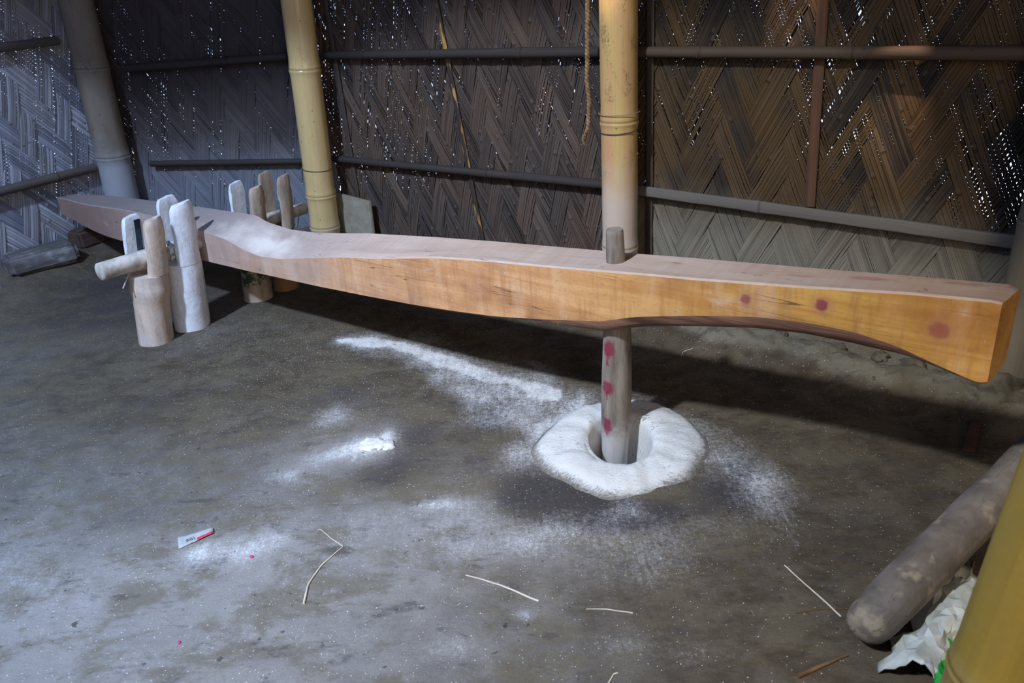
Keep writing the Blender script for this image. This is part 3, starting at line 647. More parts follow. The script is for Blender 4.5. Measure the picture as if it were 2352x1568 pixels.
dheki = empty('rice_pounder', PIV, RZ, label='long hewn wooden foot-pounder beam resting on forked stakes with its pestle in the mortar', cat='rice pounder')
def build_beam():
    def sm(tab, x):
        y = np.interp(x, tab[:, 0], tab[:, 1])
        return y
    S = np.concatenate([np.linspace(-1.10, -1.06, 4), np.linspace(-1.05, 2.495, 240), [2.504, 2.513]])
    ker = np.hanning(9); ker /= ker.sum()
    def smooth(tab):
        xx = np.linspace(-1.3, 2.7, 801); yy = np.interp(xx, tab[:, 0], tab[:, 1])
        yy = np.convolve(np.pad(yy, 4, 'edge'), ker, 'valid')
        return np.interp(S, xx, yy)
    ft, rt, fb = smooth(FT), smooth(RT), smooth(FB)
    wane = 0.006 * sstep(0.9, 1.2, S) + 0.026 * sstep(1.45, 1.72, S) * sstep(2.48, 2.25, S) + 0.003
    hw = 0.065 - 0.022 * sstep(-0.75, -1.10, S) 
    V = []; prof_n = 0
    for k, s in enumerate(S):
        e = 1.0
        if k == 0: e = 0.93
        if k >= len(S) - 2: e = (0.985, 0.95)[k - (len(S) - 2)]
        h = hw[k]; b = fb[k]; f = ft[k]; r = rt[k]; q = wane[k]
        rb = b - q * 0.5 if q > 0.01 else b
        pr = [(-h, b), (-h, b + (f - b) * 0.25), (-h, b + (f - b) * 0.5), (-h, b + (f - b) * 0.75), (-h, f - 0.004), (-h + 0.004, f), (-h * 0.5, f * 0.75 + r * 0.25 - 0.002), (0, (f + r) / 2 - 0.002), (h * 0.5, f * 0.25 + r * 0.75 - 0.001),
              (h - 0.004, r), (h, r - 0.004), (h, rb + (r - rb) * 0.5), (h, rb), (h * 0.55, b - q * 1.0), (-h * 0.2, b - q * 1.12), (-h * 0.72, b - q * 0.95), (-h * 0.93, b - q * 0.55)]
        cz = (b + f) / 2
        n1 = (vnoise(s * 7, 3.3, 8) - 0.5) * 0.004
        for i, (w, z) in enumerate(pr):
            nz = (vnoise(s * 11, i * 1.7, 5) - 0.5) * (0.0035 if i not in (0, 4, 5, 9, 10, 12) else 0.0015)
            kk_ = max(0.0, (s - 2.30) / 0.213); fr = max(0.0, (f - z) / max(f - b, 1e-3))
            sx_ = s + kk_ * (0.008 * (w / 0.065 + 1) + 0.004 * min(fr, 1.2))
            V.append((sx_, w * e + n1 + (nz if i in (1, 2, 3, 11) else 0), cz + (z - cz) * e + (nz if i in (6, 7, 8, 13, 14, 15) else 0)))
        prof_n = len(pr)
    n = prof_n; N = len(S)
    Fs = []; mi = []
    for k in range(N - 1):
        for i in range(n):
            j = (i + 1) % n
            Fs.append((k * n + i, (k + 1) * n + i, (k + 1) * n + j, k * n + j))
            mi.append(1 if 4 <= i <= 9 else (2 if 12 <= i <= 16 and S[k] > 0.9 and S[k] < 2.46 else 0))
    Fs.append(tuple(range(n))); mi.append(0)
    Fs.append(tuple((N - 1) * n + i for i in reversed(range(n)))); mi.append(0)
    # skew the pivot end: the front side is a little shorter than the rear
    o = mesh_obj('beam', V, Fs, [M['beam_side'], M['beam_top'], M['beam_bark']], dheki, mat_idx=mi, sharp=38)
    return o
build_beam()

def mat_pestle():
    m = NT('pestle_wood', 0.85, 0.2)
    ob = m.obj(); s = m.sep(ob)
    g = m.noise(m.mapv(ob, (16, 16, 2.5)), 2.0, 5, 0.65)
    col = m.mix(m.ramp(g, 0.3, 0.7), (0.12, 0.095, 0.078), (0.30, 0.255, 0.215))
    bl = m.ramp(m.noise(m.mapv(ob, (6, 6, 3)), 2.0, 4), 0.45, 0.7, 0, 0.5)
    col = m.mix(bl, col, (0.38, 0.335, 0.30))
    fl = m.math('MULTIPLY_ADD', m.noise(ob, 60, 4), 0.10, s[2])
    col = m.mix(m.ramp(fl, 0.03, 0.12, 0.7, 0), col, (0.55, 0.54, 0.54))
    red = (0.20, 0.010, 0.040)
    wob = m.math('MULTIPLY', m.noise(ob, 110, 3), 0.014)
    for (x, y, z, r, sc) in ((-0.024, -0.028, 0.268, 0.021, (1, 1, 0.75)), (-0.024, -0.026, 0.238, 0.010, (1, 1, 0.28)), (-0.024, -0.028, 0.158, 0.020, (1, 1, 0.9)), (-0.024, -0.026, 0.136, 0.009, (1, 1, 0.4)), (-0.028, -0.030, 0.045, 0.018, (1, 1, 0.55)), (-0.028, -0.030, 0.018, 0.009, (1, 1, 0.35))):
        d = m.math('ADD', m.dist(ob, (x, y, z), sc), wob)
        col = m.mix(m.ramp(d, r * 0.9, r * 1.5, 0.85, 0), col, red)
    return m.done(col, m.bump(g, 0.5, 0.004))
M['pestle'] = mat_pestle()
# pestle: mesh about its own axis so that marks sit on its camera-left side
pz = np.array([-0.11, -0.10, -0.05, 0.0, 0.05, 0.10, 0.15, 0.20, 0.25, 0.30, 0.345, 0.352, 0.40, 0.50, 0.53, 0.566, 0.572])
pr_ = np.array([0.026, 0.033, 0.0355, 0.0375, 0.0385, 0.0395, 0.0395, 0.038, 0.0365, 0.035, 0.034, 0.0225, 0.0225, 0.0225, 0.0220, 0.0205, 0.0185])
zz = np.linspace(-0.11, 0.572, 60); zz = np.unique(np.concatenate([zz, pz]))
V, Fs, uv, ln = tube_data(np.stack([0.0 * zz + 0.006 * np.sin(zz * 5), 0 * zz, zz], 1), np.interp(zz, pz, pr_), 24, 0.05, 3)
pestle = mesh_obj('pestle', V, Fs, M['pestle'], dheki, uvs=uv, sharp=50)
pestle.location = (1.705, 0.0, 0.0); pestle.rotation_euler = (0, 0, -RZ)
tag(pestle, 'grey upright wooden pestle with three red daubs')
M['axle'] = mat_simple('pale_stick_wood', (0.72, 0.65, 0.57), 0.8, 0.35, 18)
P, rs = rounded_ends((0, -0.435, 0.318), (0, 0.44, 0.302), 0.031, 0.024, 18, 0.25)
ax = tube('axle', P, rs, M['axle'], dheki, seg=18, noise=0.05, seed=9)
tag(ax, 'pale round stick through the beam')

# ------------------------------------------------------------------ forked stakes carrying the axle
def mat_stake(name, c1, c2, chalk, amt, lo=None, green=None):
    m = NT(name, 0.85, 0.2)
    ob = m.obj(); s = m.sep(ob)
    st = m.noise(m.mapv(ob, (30, 30, 3)), 1.0, 5, 0.6)
    n = m.noise(ob, 11, 5, 0.65); f = m.noise(ob, 70, 4, 0.7)
    col = m.mix(m.ramp(st, 0.36, 0.64), c2, c1)
    col = m.mix(m.ramp(m.math('MULTIPLY_ADD', f, 0.5, n), 0.55, 1.0, 0, amt), col, chalk)
    col = m.mix(m.ramp(m.noise(m.mapv(ob, (60, 60, 4)), 1.0, 4, 0.7), 0.56, 0.72, 0, 0.5), col, tuple(x * 0.45 for x in c2))
    if green is not None:
        gm = m.math('MULTIPLY', m.ramp(m.noise(ob, 22, 4, 0.6), 0.40, 0.50), m.math('MULTIPLY', m.ramp(s[2], 0.055, 0.075), m.ramp(s[0], -0.01, 0.01)))
        col = m.mix(m.math('MULTIPLY', gm, 0.92), col, green)
    col = m.mix(m.ramp(m.voro(ob, 40), 0.05, 0.10, 0.5, 0), col, tuple(x * 0.3 for x in c2))
    if lo is not None:
        k = m.math('MULTIPLY_ADD', m.noise(ob, 14, 4), 0.10, s[2])
        col = m.mix(m.ramp(k, lo[0], lo[1], lo[2], 0), col, lo[3])
    return m.done(col, m.bump(m.math('MULTIPLY_ADD', st, 0.6, f), 0.4, 0.004))
M['stake_bamboo'] = mat_stake('stake_bamboo_floury', (0.64, 0.48, 0.36), (0.40, 0.31, 0.24), (0.68, 0.62, 0.60), 0.55)
M['stake_white'] = mat_stake('stake_white_crusted', (0.72, 0.74, 0.78), (0.52, 0.53, 0.56), (0.86, 0.89, 0.95), 0.95, (0.05, 0.12, 0.6, (0.84, 0.86, 0.90)))  # white crust, tinted with the bluer light around the near stakes
M['stake_tan'] = mat_stake('stake_tan', (0.52, 0.42, 0.32), (0.30, 0.235, 0.18), (0.56, 0.50, 0.45), 0.35)
M['stake_green'] = mat_stake('stake_green_base', (0.44, 0.36, 0.27), (0.26, 0.20, 0.14), (0.42, 0.36, 0.31), 0.3, (0.03, 0.08, 0.9, (0.50, 0.44, 0.42)), (0.012, 0.05, 0.036))
M['stake_orange'] = mat_stake('stake_orange', (0.36, 0.20, 0.11), (0.24, 0.13, 0.075), (0.40, 0.28, 0.2), 0.3)
M['slot_blue'] = mat_simple('painted_dark_blue', (0.05, 0.075, 0.11), 0.5, 0.5, 40)
M['green_paint'] = mat_simple('old_green_paint', (0.015, 0.06, 0.04), 0.6, 0.6, 40, c2=(0.05, 0.06, 0.05))

def tongue(name, base, size, lean, mat, parent, bev=0.012, zcut=0.010, seed=0, round_side=-1, ztop=0.47, z0=0.235):
    """upright tongue; size (ds, dw); rounded on the outer side, flat on the slot side, chamfered top"""
    rad, dw = size; gap = 0.034 if rad > 0.056 else 0.031
    pts = [(round_side * (math.sqrt(max(rad * rad - (w_ * dw / 2) ** 2, 0)) - (0.004 if abs(w_) > 0.98 else 0)), w_ * dw / 2) for w_ in (-1, -0.93, -0.7, -0.4, 0, 0.4, 0.7, 0.93, 1)]
    flat = round_side * gap
    pts = pts + [(flat, dw / 2 * 0.97), (flat, -dw / 2 * 0.97)]
    mid = (round_side * (gap + rad) / 2, 0.0)
    n = len(pts)
    V = []; zl = list(np.linspace(z0, ztop - 0.035, 8)) + [ztop - 0.022, ztop - 0.008, ztop]
    sc = [1.0] * 8 + [0.98, 0.88, 0.74]
    for i, z in enumerate(zl):
        f = (z - z0) / (ztop - z0)
        ox = base[0] + lean[0] * f; oy = base[1] + lean[1] * f
        for j, (x, y) in enumerate(pts):
            nz = (vnoise(z * 30, j * 1.3, seed) - 0.5) * 0.004
            x_ = mid[0] + (x - mid[0]) * sc[i]
            V.append((ox + x_ + nz * 0.6, oy + y * sc[i] + nz, z + (0.006 if (i == len(zl) - 1 and y > 0) else 0)))
    Fs = []
    for i in range(len(zl) - 1):
        for j in range(n):
            Fs.append((i * n + j, i * n + (j + 1) % n, (i + 1) * n + (j + 1) % n, (i + 1) * n + j))
    Fs.append(tuple(reversed(range(n)))); Fs.append(tuple((len(zl) - 1) * n + j for j in range(n)))
    if round_side > 0:
        pass
    o = mesh_obj(name, V, Fs, mat, parent, sharp=45)
    bm = bmesh.new(); bm.from_mesh(o.data); bmesh.ops.recalc_face_normals(bm, faces=bm.faces); bm.to_mesh(o.data); bm.free()
    return o

def forked_stake(label, base, top, r, tw_rear, tw_front, mat, mat_rear=None, node=None, rear_top=0.47, front_top=0.468, seed=0, skew=0.013, trunk_top=0.262, mat_trunk=None):
    """base, top: (s, w) of the axis at floor level and at the slot top in the beam's frame"""
    bx, by, bz = L2W(base[0], base[1], 0)
    t = empty('forked_stake', (bx, by, 0), RZ, label=label, cat='stake', group='forked stakes holding the axle')
    lean = (top[0] - base[0], top[1] - base[1])
    zs = np.linspace(-0.03, trunk_top, 26)
    rs = r * (1 + 0.03 * (vnoise(zs * 12, zs * 0 + seed, seed) - 0.5))
    nd = np.zeros(len(zs))
    if node:
        rs = rs * (1 + 0.14 * np.exp(-((zs - node) / 0.035) ** 2)); rs = np.where(zs > node, np.maximum(rs, r * 1.09), rs)
        nd = 0.5 * np.exp(-((zs - node) / 0.006) ** 2)
    P = np.stack([lean[0] * zs / 0.47, lean[1] * zs / 0.47, zs], 1)
    V, Fs, uv, ln = tube_data(P, rs, 28, 0.03, seed)
    mesh_obj('trunk', V, Fs, mat_trunk or mat, t, uvs=uv, attrs=dict(node=np.repeat(nd, 28)), sharp=55)
    f0 = trunk_top / 0.47
    c0 = (lean[0] * f0, lean[1] * f0); l2 = (lean[0] * (1 - f0), lean[1] * (1 - f0))
    rt_ = r * (1.09 if node else 1.0)
    tongue('prong', (c0[0], c0[1] - skew), (rt_, tw_rear), l2, mat_rear or mat, t, seed=seed + 1, round_side=-1, ztop=rear_top, z0=trunk_top - 0.006)
    tongue('prong', (c0[0], c0[1] + skew), (rt_, tw_front), l2, mat, t, seed=seed + 2, round_side=1, ztop=front_top, z0=trunk_top - 0.006)
    return t
sa = forked_stake('outermost near forked stake of floury tan bamboo with a node ring', (-0.035, -0.296), (0.018, -0.255), 0.060, 0.066, 0.068, M['stake_bamboo'], M['stake_white'], node=0.205, rear_top=0.457, front_top=0.455, seed=11)
sb = forked_stake('white crusted forked stake against the near side of the beam', (-0.035, -0.146), (0.018, -0.128), 0.065, 0.076, 0.090, M['stake_white'], M['stake_white'], rear_top=0.487, front_top=0.478, seed=21, skew=0.0)
sc_ = forked_stake('far forked stake next to the beam with green paint at its base', (-0.042, 0.163), (0.021, 0.170), 0.058, 0.064, 0.064, M['stake_tan'], M['stake_white'], rear_top=0.472, front_top=0.458, seed=31, mat_trunk=M['stake_green'])
sd = forked_stake('farthest forked stake of brown wood at the tip of the axle', (-0.028, 0.296), (0.014, 0.308), 0.054, 0.058, 0.060, M['stake_tan'], M['stake_tan'], rear_top=0.478, front_top=0.467, seed=41, mat_trunk=M['stake_orange'])
# painted strip on the inner face of the rear prong of the outer stake, and of the third stake
def strip(parent, c, size, mat, name='paint_strip'):
    x, y, z = size
    V = [(c[0] + sx * x / 2 + 0.0085 * sz, c[1] + sy * y / 2 + 0.0065 * sz, c[2] + sz * z / 2) for sx in (-1, 1) for sy in (-1, 1) for sz in (-1, 1)]
    Fs = [(0, 1, 3, 2), (4, 6, 7, 5), (0, 4, 5, 1), (2, 3, 7, 6), (0, 2, 6, 4), (1, 5, 7, 3)]
    return mesh_obj(name, V, Fs, mat, parent, smooth=False)
strip(sa, (0.0095, 0.034, 0.372), (0.004, 0.021, 0.15), M['slot_blue'])

def crumple(name, grid, mat, parent=None, thick=0.0012, sharp=25):
    """grid: n x m x 3 array -> thin folded sheet with thickness"""
    n, m_, _ = grid.shape
    V = grid.reshape(-1, 3)
    idx = np.arange(n * m_).reshape(n, m_)
    Fs = np.stack([idx[:-1, :-1], idx[:-1, 1:], idx[1:, 1:], idx[1:, :-1]], -1).reshape(-1, 4)
    o = mesh_obj(name, V, Fs, mat, parent, sharp=sharp)
    mo = o.modifiers.new('thickness', 'SOLIDIFY'); mo.thickness = thick; mo.offset = 0
    return o
def mat_scrap():
    m = NT('blue_white_plastic', 0.35, 0.5)
    ob = m.obj()
    n = m.noise(ob, 42, 3)
    return m.done(m.mix(m.ramp(n, 0.46, 0.52), (0.16, 0.34, 0.48), (0.66, 0.70, 0.74)), m.bump(m.noise(ob, 90, 3), 0.5, 0.004))
M['scrap'] = mat_scrap()
c0 = np.array(L2W(0.005, -0.195, 0.318))
u = np.linspace(-1, 1, 9)
g = np.zeros((9, 9, 3))
for i in range(9):
    for j in range(9):
        ang = -0.9 + 2.0 * (j / 8)
        R_ = 0.040
        s_ = R_ * math.cos(ang) + 0.004 * rng.normal(); z_ = 0.008 + R_ * math.sin(ang) * 1.1 + 0.003 * rng.normal()
        g[i, j] = L2W(0.0 + s_, -0.1905 + u[i] * 0.008 + 0.0008 * rng.normal(), 0.312 + z_)
o = crumple('plastic_scrap', g, M['scrap'])
tag(o, 'scrap of blue and white plastic tucked over the axle between the near stakes', 'plastic scrap')

# ------------------------------------------------------------------ mortar
def mat_mortar():
    m = NT('floury_clay', 0.95, 0.1)
    ob = m.obj()
    n = m.noise(ob, 16, 6, 0.7); f = m.noise(m.mapv(ob, (1, 3.2, 1), rot=(0, 0, 0.5)), 85, 6, 0.8)
    e = m.attr('edge')
    col = m.mix(m.ramp(n, 0.3, 0.7), (0.74, 0.735, 0.71), (0.84, 0.835, 0.82))
    sp = m.ramp(m.math('MULTIPLY_ADD', n, 0.8, f), 0.97, 1.12, 0, 0.8)
    col = m.mix(sp, col, (0.16, 0.14, 0.125))
    ee = m.ramp(m.math('ADD', m.math('MULTIPLY_ADD', f, 0.9, m.math('MULTIPLY', n, 0.4)), e), 1.05, 1.5, 0, 0.95)
    col = m.mix(ee, col, (0.16, 0.14, 0.115))
    return m.done(col, m.bump(m.math('MULTIPLY_ADD', n, 1.0, m.math('MULTIPLY', f, 0.5)), 0.7, 0.010))
M['mortar'] = mat_mortar()
def build_mortar():
    cx, cy = 0.262, 1.72
    # outer outline of the raised rim (relative to the hole's centre)
    outl = [(0.022, 1.70), (0.075, 1.800), (0.150, 1.890), (0.20, 1.93), (0.337, 1.945), (0.428, 1.877), (0.481, 1.746), (0.432, 1.594), (0.312, 1.520), (0.203, 1.490), (0.139, 1.563), (0.07, 1.636)]
    an = np.array([math.atan2(y - cy, x - cx) for x, y in outl]); rr = np.array([math.hypot(x - cx, y - cy) for x, y in outl])
    o_ = np.argsort(an); an = an[o_]; rr = rr[o_]
    A = 120
    th = np.linspace(-PI, PI, A, endpoint=False)
    Ro = np.interp(th, np.concatenate([an - 2 * PI, an, an + 2 * PI]), np.tile(rr, 3))
    k = np.hanning(19); k /= k.sum()
    Ro = np.convolve(np.concatenate([Ro[-9:], Ro, Ro[:9]]), k, 'valid') * (1 + 0.05 * (fbm(np.cos(th) * 2.5 + 7, np.sin(th) * 2.5 + 7, 61) - 0.5) * 2)
    Ro = Ro * (1 + 0.045 * (fbm(th * 5 + 30, th * 0 + 2, 66) - 0.5) * 0.9)
    Ri = 1 / np.sqrt((np.cos(th) / 0.082) ** 2 + (np.sin(th) / 0.112) ** 2)
    V = []; E = []
    prof = []
    # (fraction f, height); f<0 inside the hole, 0 lip, 1 outer
    for f, z in ((-1.0, -0.21), (-0.98, -0.205), (-0.6, -0.20), (-0.25, -0.19), (-0.14, -0.16), (-0.09, -0.10), (-0.06, -0.05), (-0.04, -0.01), (-0.015, 0.018), (0.03, 0.027), (0.08, 0.032), (0.16, 0.034), (0.28, 0.034), (0.42, 0.033), (0.56, 0.031), (0.68, 0.028), (0.79, 0.023), (0.89, 0.016), (0.97, 0.007), (1.06, -0.002), (1.18, -0.008), (1.3, -0.02)):
        prof.append((f, z))
    for f, z in prof:
        for a in range(A):
            if f < 0: r = Ri[a] * (1 + f) if f > -1 else 0.002
            else: r = Ri[a] + f * (Ro[a] - Ri[a])
            x = cx + r * math.cos(th[a]); y = cy + r * math.sin(th[a])
            nz = (float(fbm(x * 26, y * 26, 55)) - 0.5) * 0.022 * (1 if f > 0 else 0.3) + (float(fbm(x * 7, y * 7, 56)) - 0.5) * 0.012 * (f > 0)
            zz_ = z + (nz if f < 1.0 else 0)
            if f > 0: zz_ += 0.010 * math.cos(th[a] - 0.6) * max(0, 1 - f)
            V.append((x, y, zz_)); E.append(max(0, min(1, (f - 0.66) / 0.45)) if f > 0 else 0)
    Fs = []
    for i in range(len(prof) - 1):
        for a in range(A):
            b = (a + 1) % A
            Fs.append((i * A + a, i * A + b, (i + 1) * A + b, (i + 1) * A + a))
    Fs.append(tuple(reversed(range(A))))
    o = mesh_obj('mortar', V, Fs, M['mortar'], attrs=dict(edge=E))
    bm = bmesh.new(); bm.from_mesh(o.data); bmesh.ops.recalc_face_normals(bm, faces=bm.faces); bm.to_mesh(o.data); bm.free()
    tag(o, 'flour-whitened clay mortar rim set in the earth floor under the pestle', 'mortar')
build_mortar()

# ------------------------------------------------------------------ blocks, board, log
def rough_block(name, size, loc, rot, mat, label, cat, seed=0, bev=0.018, cuts=10, amp=0.006):
    bm = bmesh.new(); bmesh.ops.create_cube(bm, size=1.0)
    for v in bm.verts: v.co = Vector((v.co.x * size[0], v.co.y * size[1], v.co.z * size[2]))
    bmesh.ops.bevel(bm, geom=list(bm.edges), offset=bev, segments=3, affect='EDGES')
    bmesh.ops.subdivide_edges(bm, edges=list(bm.edges), cuts=3, use_grid_fill=True)
    for v in bm.verts:
        a = v.co.x * 22 + v.co.z * 13; b = v.co.y * 22 - v.co.z * 17
        d = (float(fbm(a, b, seed)) - 0.5) * amp * 2
        v.co += v.co.normalized() * d
        v.co.z += size[2] / 2
    me = bpy.data.meshes.new(name); bm.to_mesh(me); bm.free()
    me.materials.append(mat); me.polygons.foreach_set('use_smooth', [True] * len(me.polygons)); me.set_sharp_from_angle(angle=math.radians(40))
    o = bpy.data.objects.new(name, me); link(o); o.location = loc; o.rotation_euler = rot
    tag(o, label, cat); return o
def mat_block(name, c1, c2, pale):
    m = NT(name, 0.9, 0.2); ob = m.obj()
    g = m.noise(m.mapv(ob, (3, 22, 22)), 1.0, 5, 0.65)
    n = m.noise(ob, 18, 5)
    col = m.mix(m.ramp(g, 0.32, 0.68), c2, c1)
    col = m.mix(m.ramp(m.math('MULTIPLY', n, g), 0.27, 0.42, 0, 0.8), col, pale)
    return m.done(col, m.bump(m.math('ADD', g, n), 0.5, 0.006))
M['block_grey'] = mat_block('grey_block', (0.17, 0.165, 0.17), (0.07, 0.065, 0.065), (0.34, 0.34, 0.36))
M['block_red'] = mat_block('dull_red_brick', (0.10, 0.06, 0.05), (0.06, 0.04, 0.035), (0.16, 0.12, 0.13))
rough_block('block', (0.285, 0.150, 0.090), (-2.063, 3.360, F(-2.06, 3.36) - 0.012), (0, 0.0, math.radians(45)), M['block_grey'], 'grey weathered block lying by the left wall near the low end of the beam', 'block', 3, 0.02)
rough_block('brick', (0.17, 0.10, 0.085), (-1.965, 3.640, F(-1.965, 3.64) - 0.01), (0, 0, math.radians(60)), M['block_red'], 'dull red brick half hidden under the low end of the beam', 'brick', 4, 0.012)

def slab(name, p, q, thick, mat, label, cat, parent=None):
    """p: four bottom-left.. corners (world) of a leaning panel"""
    P = [Vector(x) for x in p]
    n = (P[1] - P[0]).cross(P[3] - P[0]).normalized()
    bm = bmesh.new()
    vs = [bm.verts.new(x) for x in P] + [bm.verts.new(x - n * thick) for x in P]
    for f in ((0, 1, 2, 3), (7, 6, 5, 4), (0, 4, 5, 1), (1, 5, 6, 2), (2, 6, 7, 3), (3, 7, 4, 0)): bm.faces.new([vs[i] for i in f])
    bmesh.ops.bevel(bm, geom=list(bm.edges), offset=thick * 0.25, segments=2, affect='EDGES')
    me = bpy.data.meshes.new(name); bm.to_mesh(me); bm.free(); me.materials.append(mat)
    o = bpy.data.objects.new(name, me); link(o); tag(o, label, cat); return o
M['board'] = mat_block('pale_board', (0.36, 0.33, 0.26), (0.27, 0.24, 0.18), (0.20, 0.18, 0.11))
slab('board', [(-0.885, 3.690, 0.0), (-0.600, 3.462, 0.0), (-0.597, 3.474, 0.232), (-0.88, 3.698, 0.258)], None, 0.015, M['board'], 'small pale board leaning behind the pale bamboo post', 'board')

def mat_log():
    m = NT('debarked_log', 0.9, 0.2); ob = m.obj(); uv = m.uv()
    g = m.noise(m.mapv(uv, (14, 5, 1)), 1.0, 5, 0.6)
    n = m.noise(ob, 12, 5, 0.6); f = m.noise(ob, 60, 4)
    col = m.mix(m.ramp(n, 0.3, 0.7), (0.115, 0.098, 0.082), (0.22, 0.19, 0.165))
    col = m.mix(m.ramp(m.noise(ob, 16, 4), 0.56, 0.68, 0, 0.8), col, (0.34, 0.29, 0.21))
    ck = m.ramp(m.math('ABSOLUTE', m.math('SUBTRACT', m.noise(m.mapv(uv, (9, 6, 1)), 1.2, 3), 0.5)), 0, 0.012, 1, 0)
    col = m.mix(m.math('MULTIPLY', ck, m.ramp(n, 0.5, 0.6, 0, 0.7)), col, (0.05, 0.035, 0.028))
    return m.done(col, m.bump(m.math('MULTIPLY_ADD', g, 0.6, m.math('MULTIPLY_ADD', f, 0.5, n)), 0.5, 0.006))
M['log'] = mat_log()
p0 = np.array((0.580, 1.012, 0.050)); p1 = np.array((1.30, 1.497, 0.20))
ts = np.concatenate([[0, 0.006, 0.016, 0.035, 0.06], np.linspace(0.09, 1, 40)])
rs = 0.0430 * (1 + 0.06 * (vnoise(ts * 14, ts * 0, 4) - 0.5)); rs[0] *= 0.52; rs[1] *= 0.72; rs[2] *= 0.86; rs[3] *= 0.96
V, Fs, uv, ln = tube_data(p0 + np.outer(ts, p1 - p0), rs, 32, 0.05, 6)
o = mesh_obj('wooden_pole', V, Fs, M['log'], uvs=uv, sharp=60)
tag(o, 'thick bare wooden pole lying aslant beside the near yellow bamboo post', 'pole')

# mud lump round the foot of the right post and a few clods along the wall foot
M['mud'] = mat_simple('dry_mud', (0.17, 0.145, 0.105), 0.95, 0.35, 24, 0.6)
def clod(name, loc, r, seed, sc=(1, 1, 0.7)):
    bm = bmesh.new(); bmesh.ops.create_icosphere(bm, subdivisions=4, radius=1.0)
    for v in bm.verts:
        k = 1 + (float(fbm(v.co.x * 1.7 + seed, v.co.y * 1.7 + v.co.z * 1.3, seed)) - 0.5) * 0.9 + (float(fbm(v.co.x * 5 + seed, v.co.y * 5 - v.co.z * 5, seed + 3)) - 0.5) * 0.25
        v.co = Vector((v.co.x * r * sc[0] * k, v.co.y * r * sc[1] * k, v.co.z * r * sc[2] * k))
    me = bpy.data.meshes.new(name); bm.to_mesh(me); bm.free(); me.materials.append(M['mud'])
    me.polygons.foreach_set('use_smooth', [True] * len(me.polygons))
    o = bpy.data.objects.new(name, me); link(o); o.location = loc; return o
o = clod('mud_collar', (-0.045, -0.03, 0.015), 0.088, 3, (1.0, 0.9, 0.85)); o.parent = post_r; tag(o, 'dry mud packed round the foot')
for i, (x, y, r, lb) in enumerate(((1.155, 1.985, 0.030, 'small dry mud clod nearest the right post'), (1.09, 2.055, 0.024, 'dry mud clod under the hollow of the beam'), (0.985, 2.12, 0.028, 'broad dry mud clod midway along the wall foot'), (0.86, 2.245, 0.022, 'small dry mud clod at the wall foot nearest the pestle'))):
    o = clod('mud_clod', (x, y, F(x, y) + r * 0.25), r, 10 + i); tag(o, lb, 'clod', 'mud clods along the wall foot')

# ------------------------------------------------------------------ rope
t_ = np.linspace(0, 1, 150)
key = np.array([(0.315, 2.672, 2.09), (0.312, 2.672, 1.036), (0.305, 2.674, 0.787), (0.311, 2.670, 0.732), (0.305, 2.672, 0.64), (0.291, 2.684, 0.612), (0.289, 2.686, 0.594), (0.298, 2.679, 0.582)])
kl = np.concatenate([[0], np.cumsum(np.linalg.norm(np.diff(key, axis=0), axis=1))]); kl /= kl[-1]
path = np.stack([np.interp(np.linspace(0, 1, 400), kl, key[:, i]) for i in range(3)], 1)
kk = np.hanning(13); kk /= kk.sum()
path = np.stack([np.convolve(np.pad(path[:, i], 6, 'edge'), kk, 'valid') for i in range(3)], 1)
rope = empty('rope', (0.305, 2.672, 0.58), label='frayed brown coir rope hanging beside the golden post', cat='rope')
off = np.array((0.305, 2.672, 0.58))
for k in range(2):
    ph = np.linspace(0, 2 * PI * 62, 400) + PI * k
    P = path - off + np.stack([np.cos(ph), np.sin(ph), 0 * ph], 1) * 0.0042
    tube('strand', P, np.full(400, 0.0048) * (1 - 0.45 * sstep(0.93, 1, np.linspace(0, 1, 400))), M['rope'], rope, seg=7, noise=0.15, seed=k)

# ------------------------------------------------------------------ straws, twigs, paper and other litter on the floor
M['straw'] = mat_simple('dry_straw', (0.72, 0.63, 0.52), 0.7, 0.2, 20)
M['straw_brown'] = mat_simple('brown_twig', (0.22, 0.12, 0.055), 0.8, 0.3, 20)
def straw(name, pts, r0, r1, mat, label, cat='straw', squash=1.0, lift=0.0, n=40):
    pts = [np.array(p, float) for p in pts]
    k = np.array(pts)
    kl = np.concatenate([[0], np.cumsum(np.linalg.norm(np.diff(k, axis=0), axis=1))]); kl /= kl[-1]
    t = np.linspace(0, 1, n)
    P = np.stack([np.interp(t, kl, k[:, i]) for i in range(2)], 1)
    if len(pts) > 2:
        kk = np.hanning(7); kk /= kk.sum()
        P = np.stack([np.convolve(np.pad(P[:, i], 3, 'edge'), kk, 'valid') for i in range(2)], 1)
    r = r0 + (r1 - r0) * t
    z = fh(P[:, 0], P[:, 1]) + r * 0.9 + lift * np.sin(t * PI)
    o = tube(name, np.stack([P[:, 0], P[:, 1], z], 1), r, mat, None, seg=8, noise=0.1, seed=3, squash=squash)
    if label: tag(o, label, cat)
    return o
st = straw('straw', [(-0.409, 1.397), (-0.446, 1.339), (-0.464, 1.281), (-0.461, 1.222)], 0.0014, 0.0026, M['straw'], 'long bent straw curving over the floor in the middle foreground')
st2 = straw('side_shoot', [(-0.481, 1.462), (-0.474, 1.466), (-0.440, 1.425), (-0.409, 1.397)], 0.0009, 0.0013, M['straw'], None); st2.parent = st
straw('straw', [(-0.133, 1.281), (-0.06, 1.243), (0.019, 1.191)], 0.0016, 0.0023, M['straw'], 'straight pale straw lying right of the bent one')
straw('straw', [(0.108, 1.162), (0.15, 1.158), (0.199, 1.142)], 0.0008, 0.0013, M['straw'], 'fine short straw in front of the mortar')
straw('straw', [(0.124, 0.978), (0.140, 1.002), (0.148, 1.004)], 0.0012, 0.0012, M['straw'], 'short straw at the bottom edge of the picture')
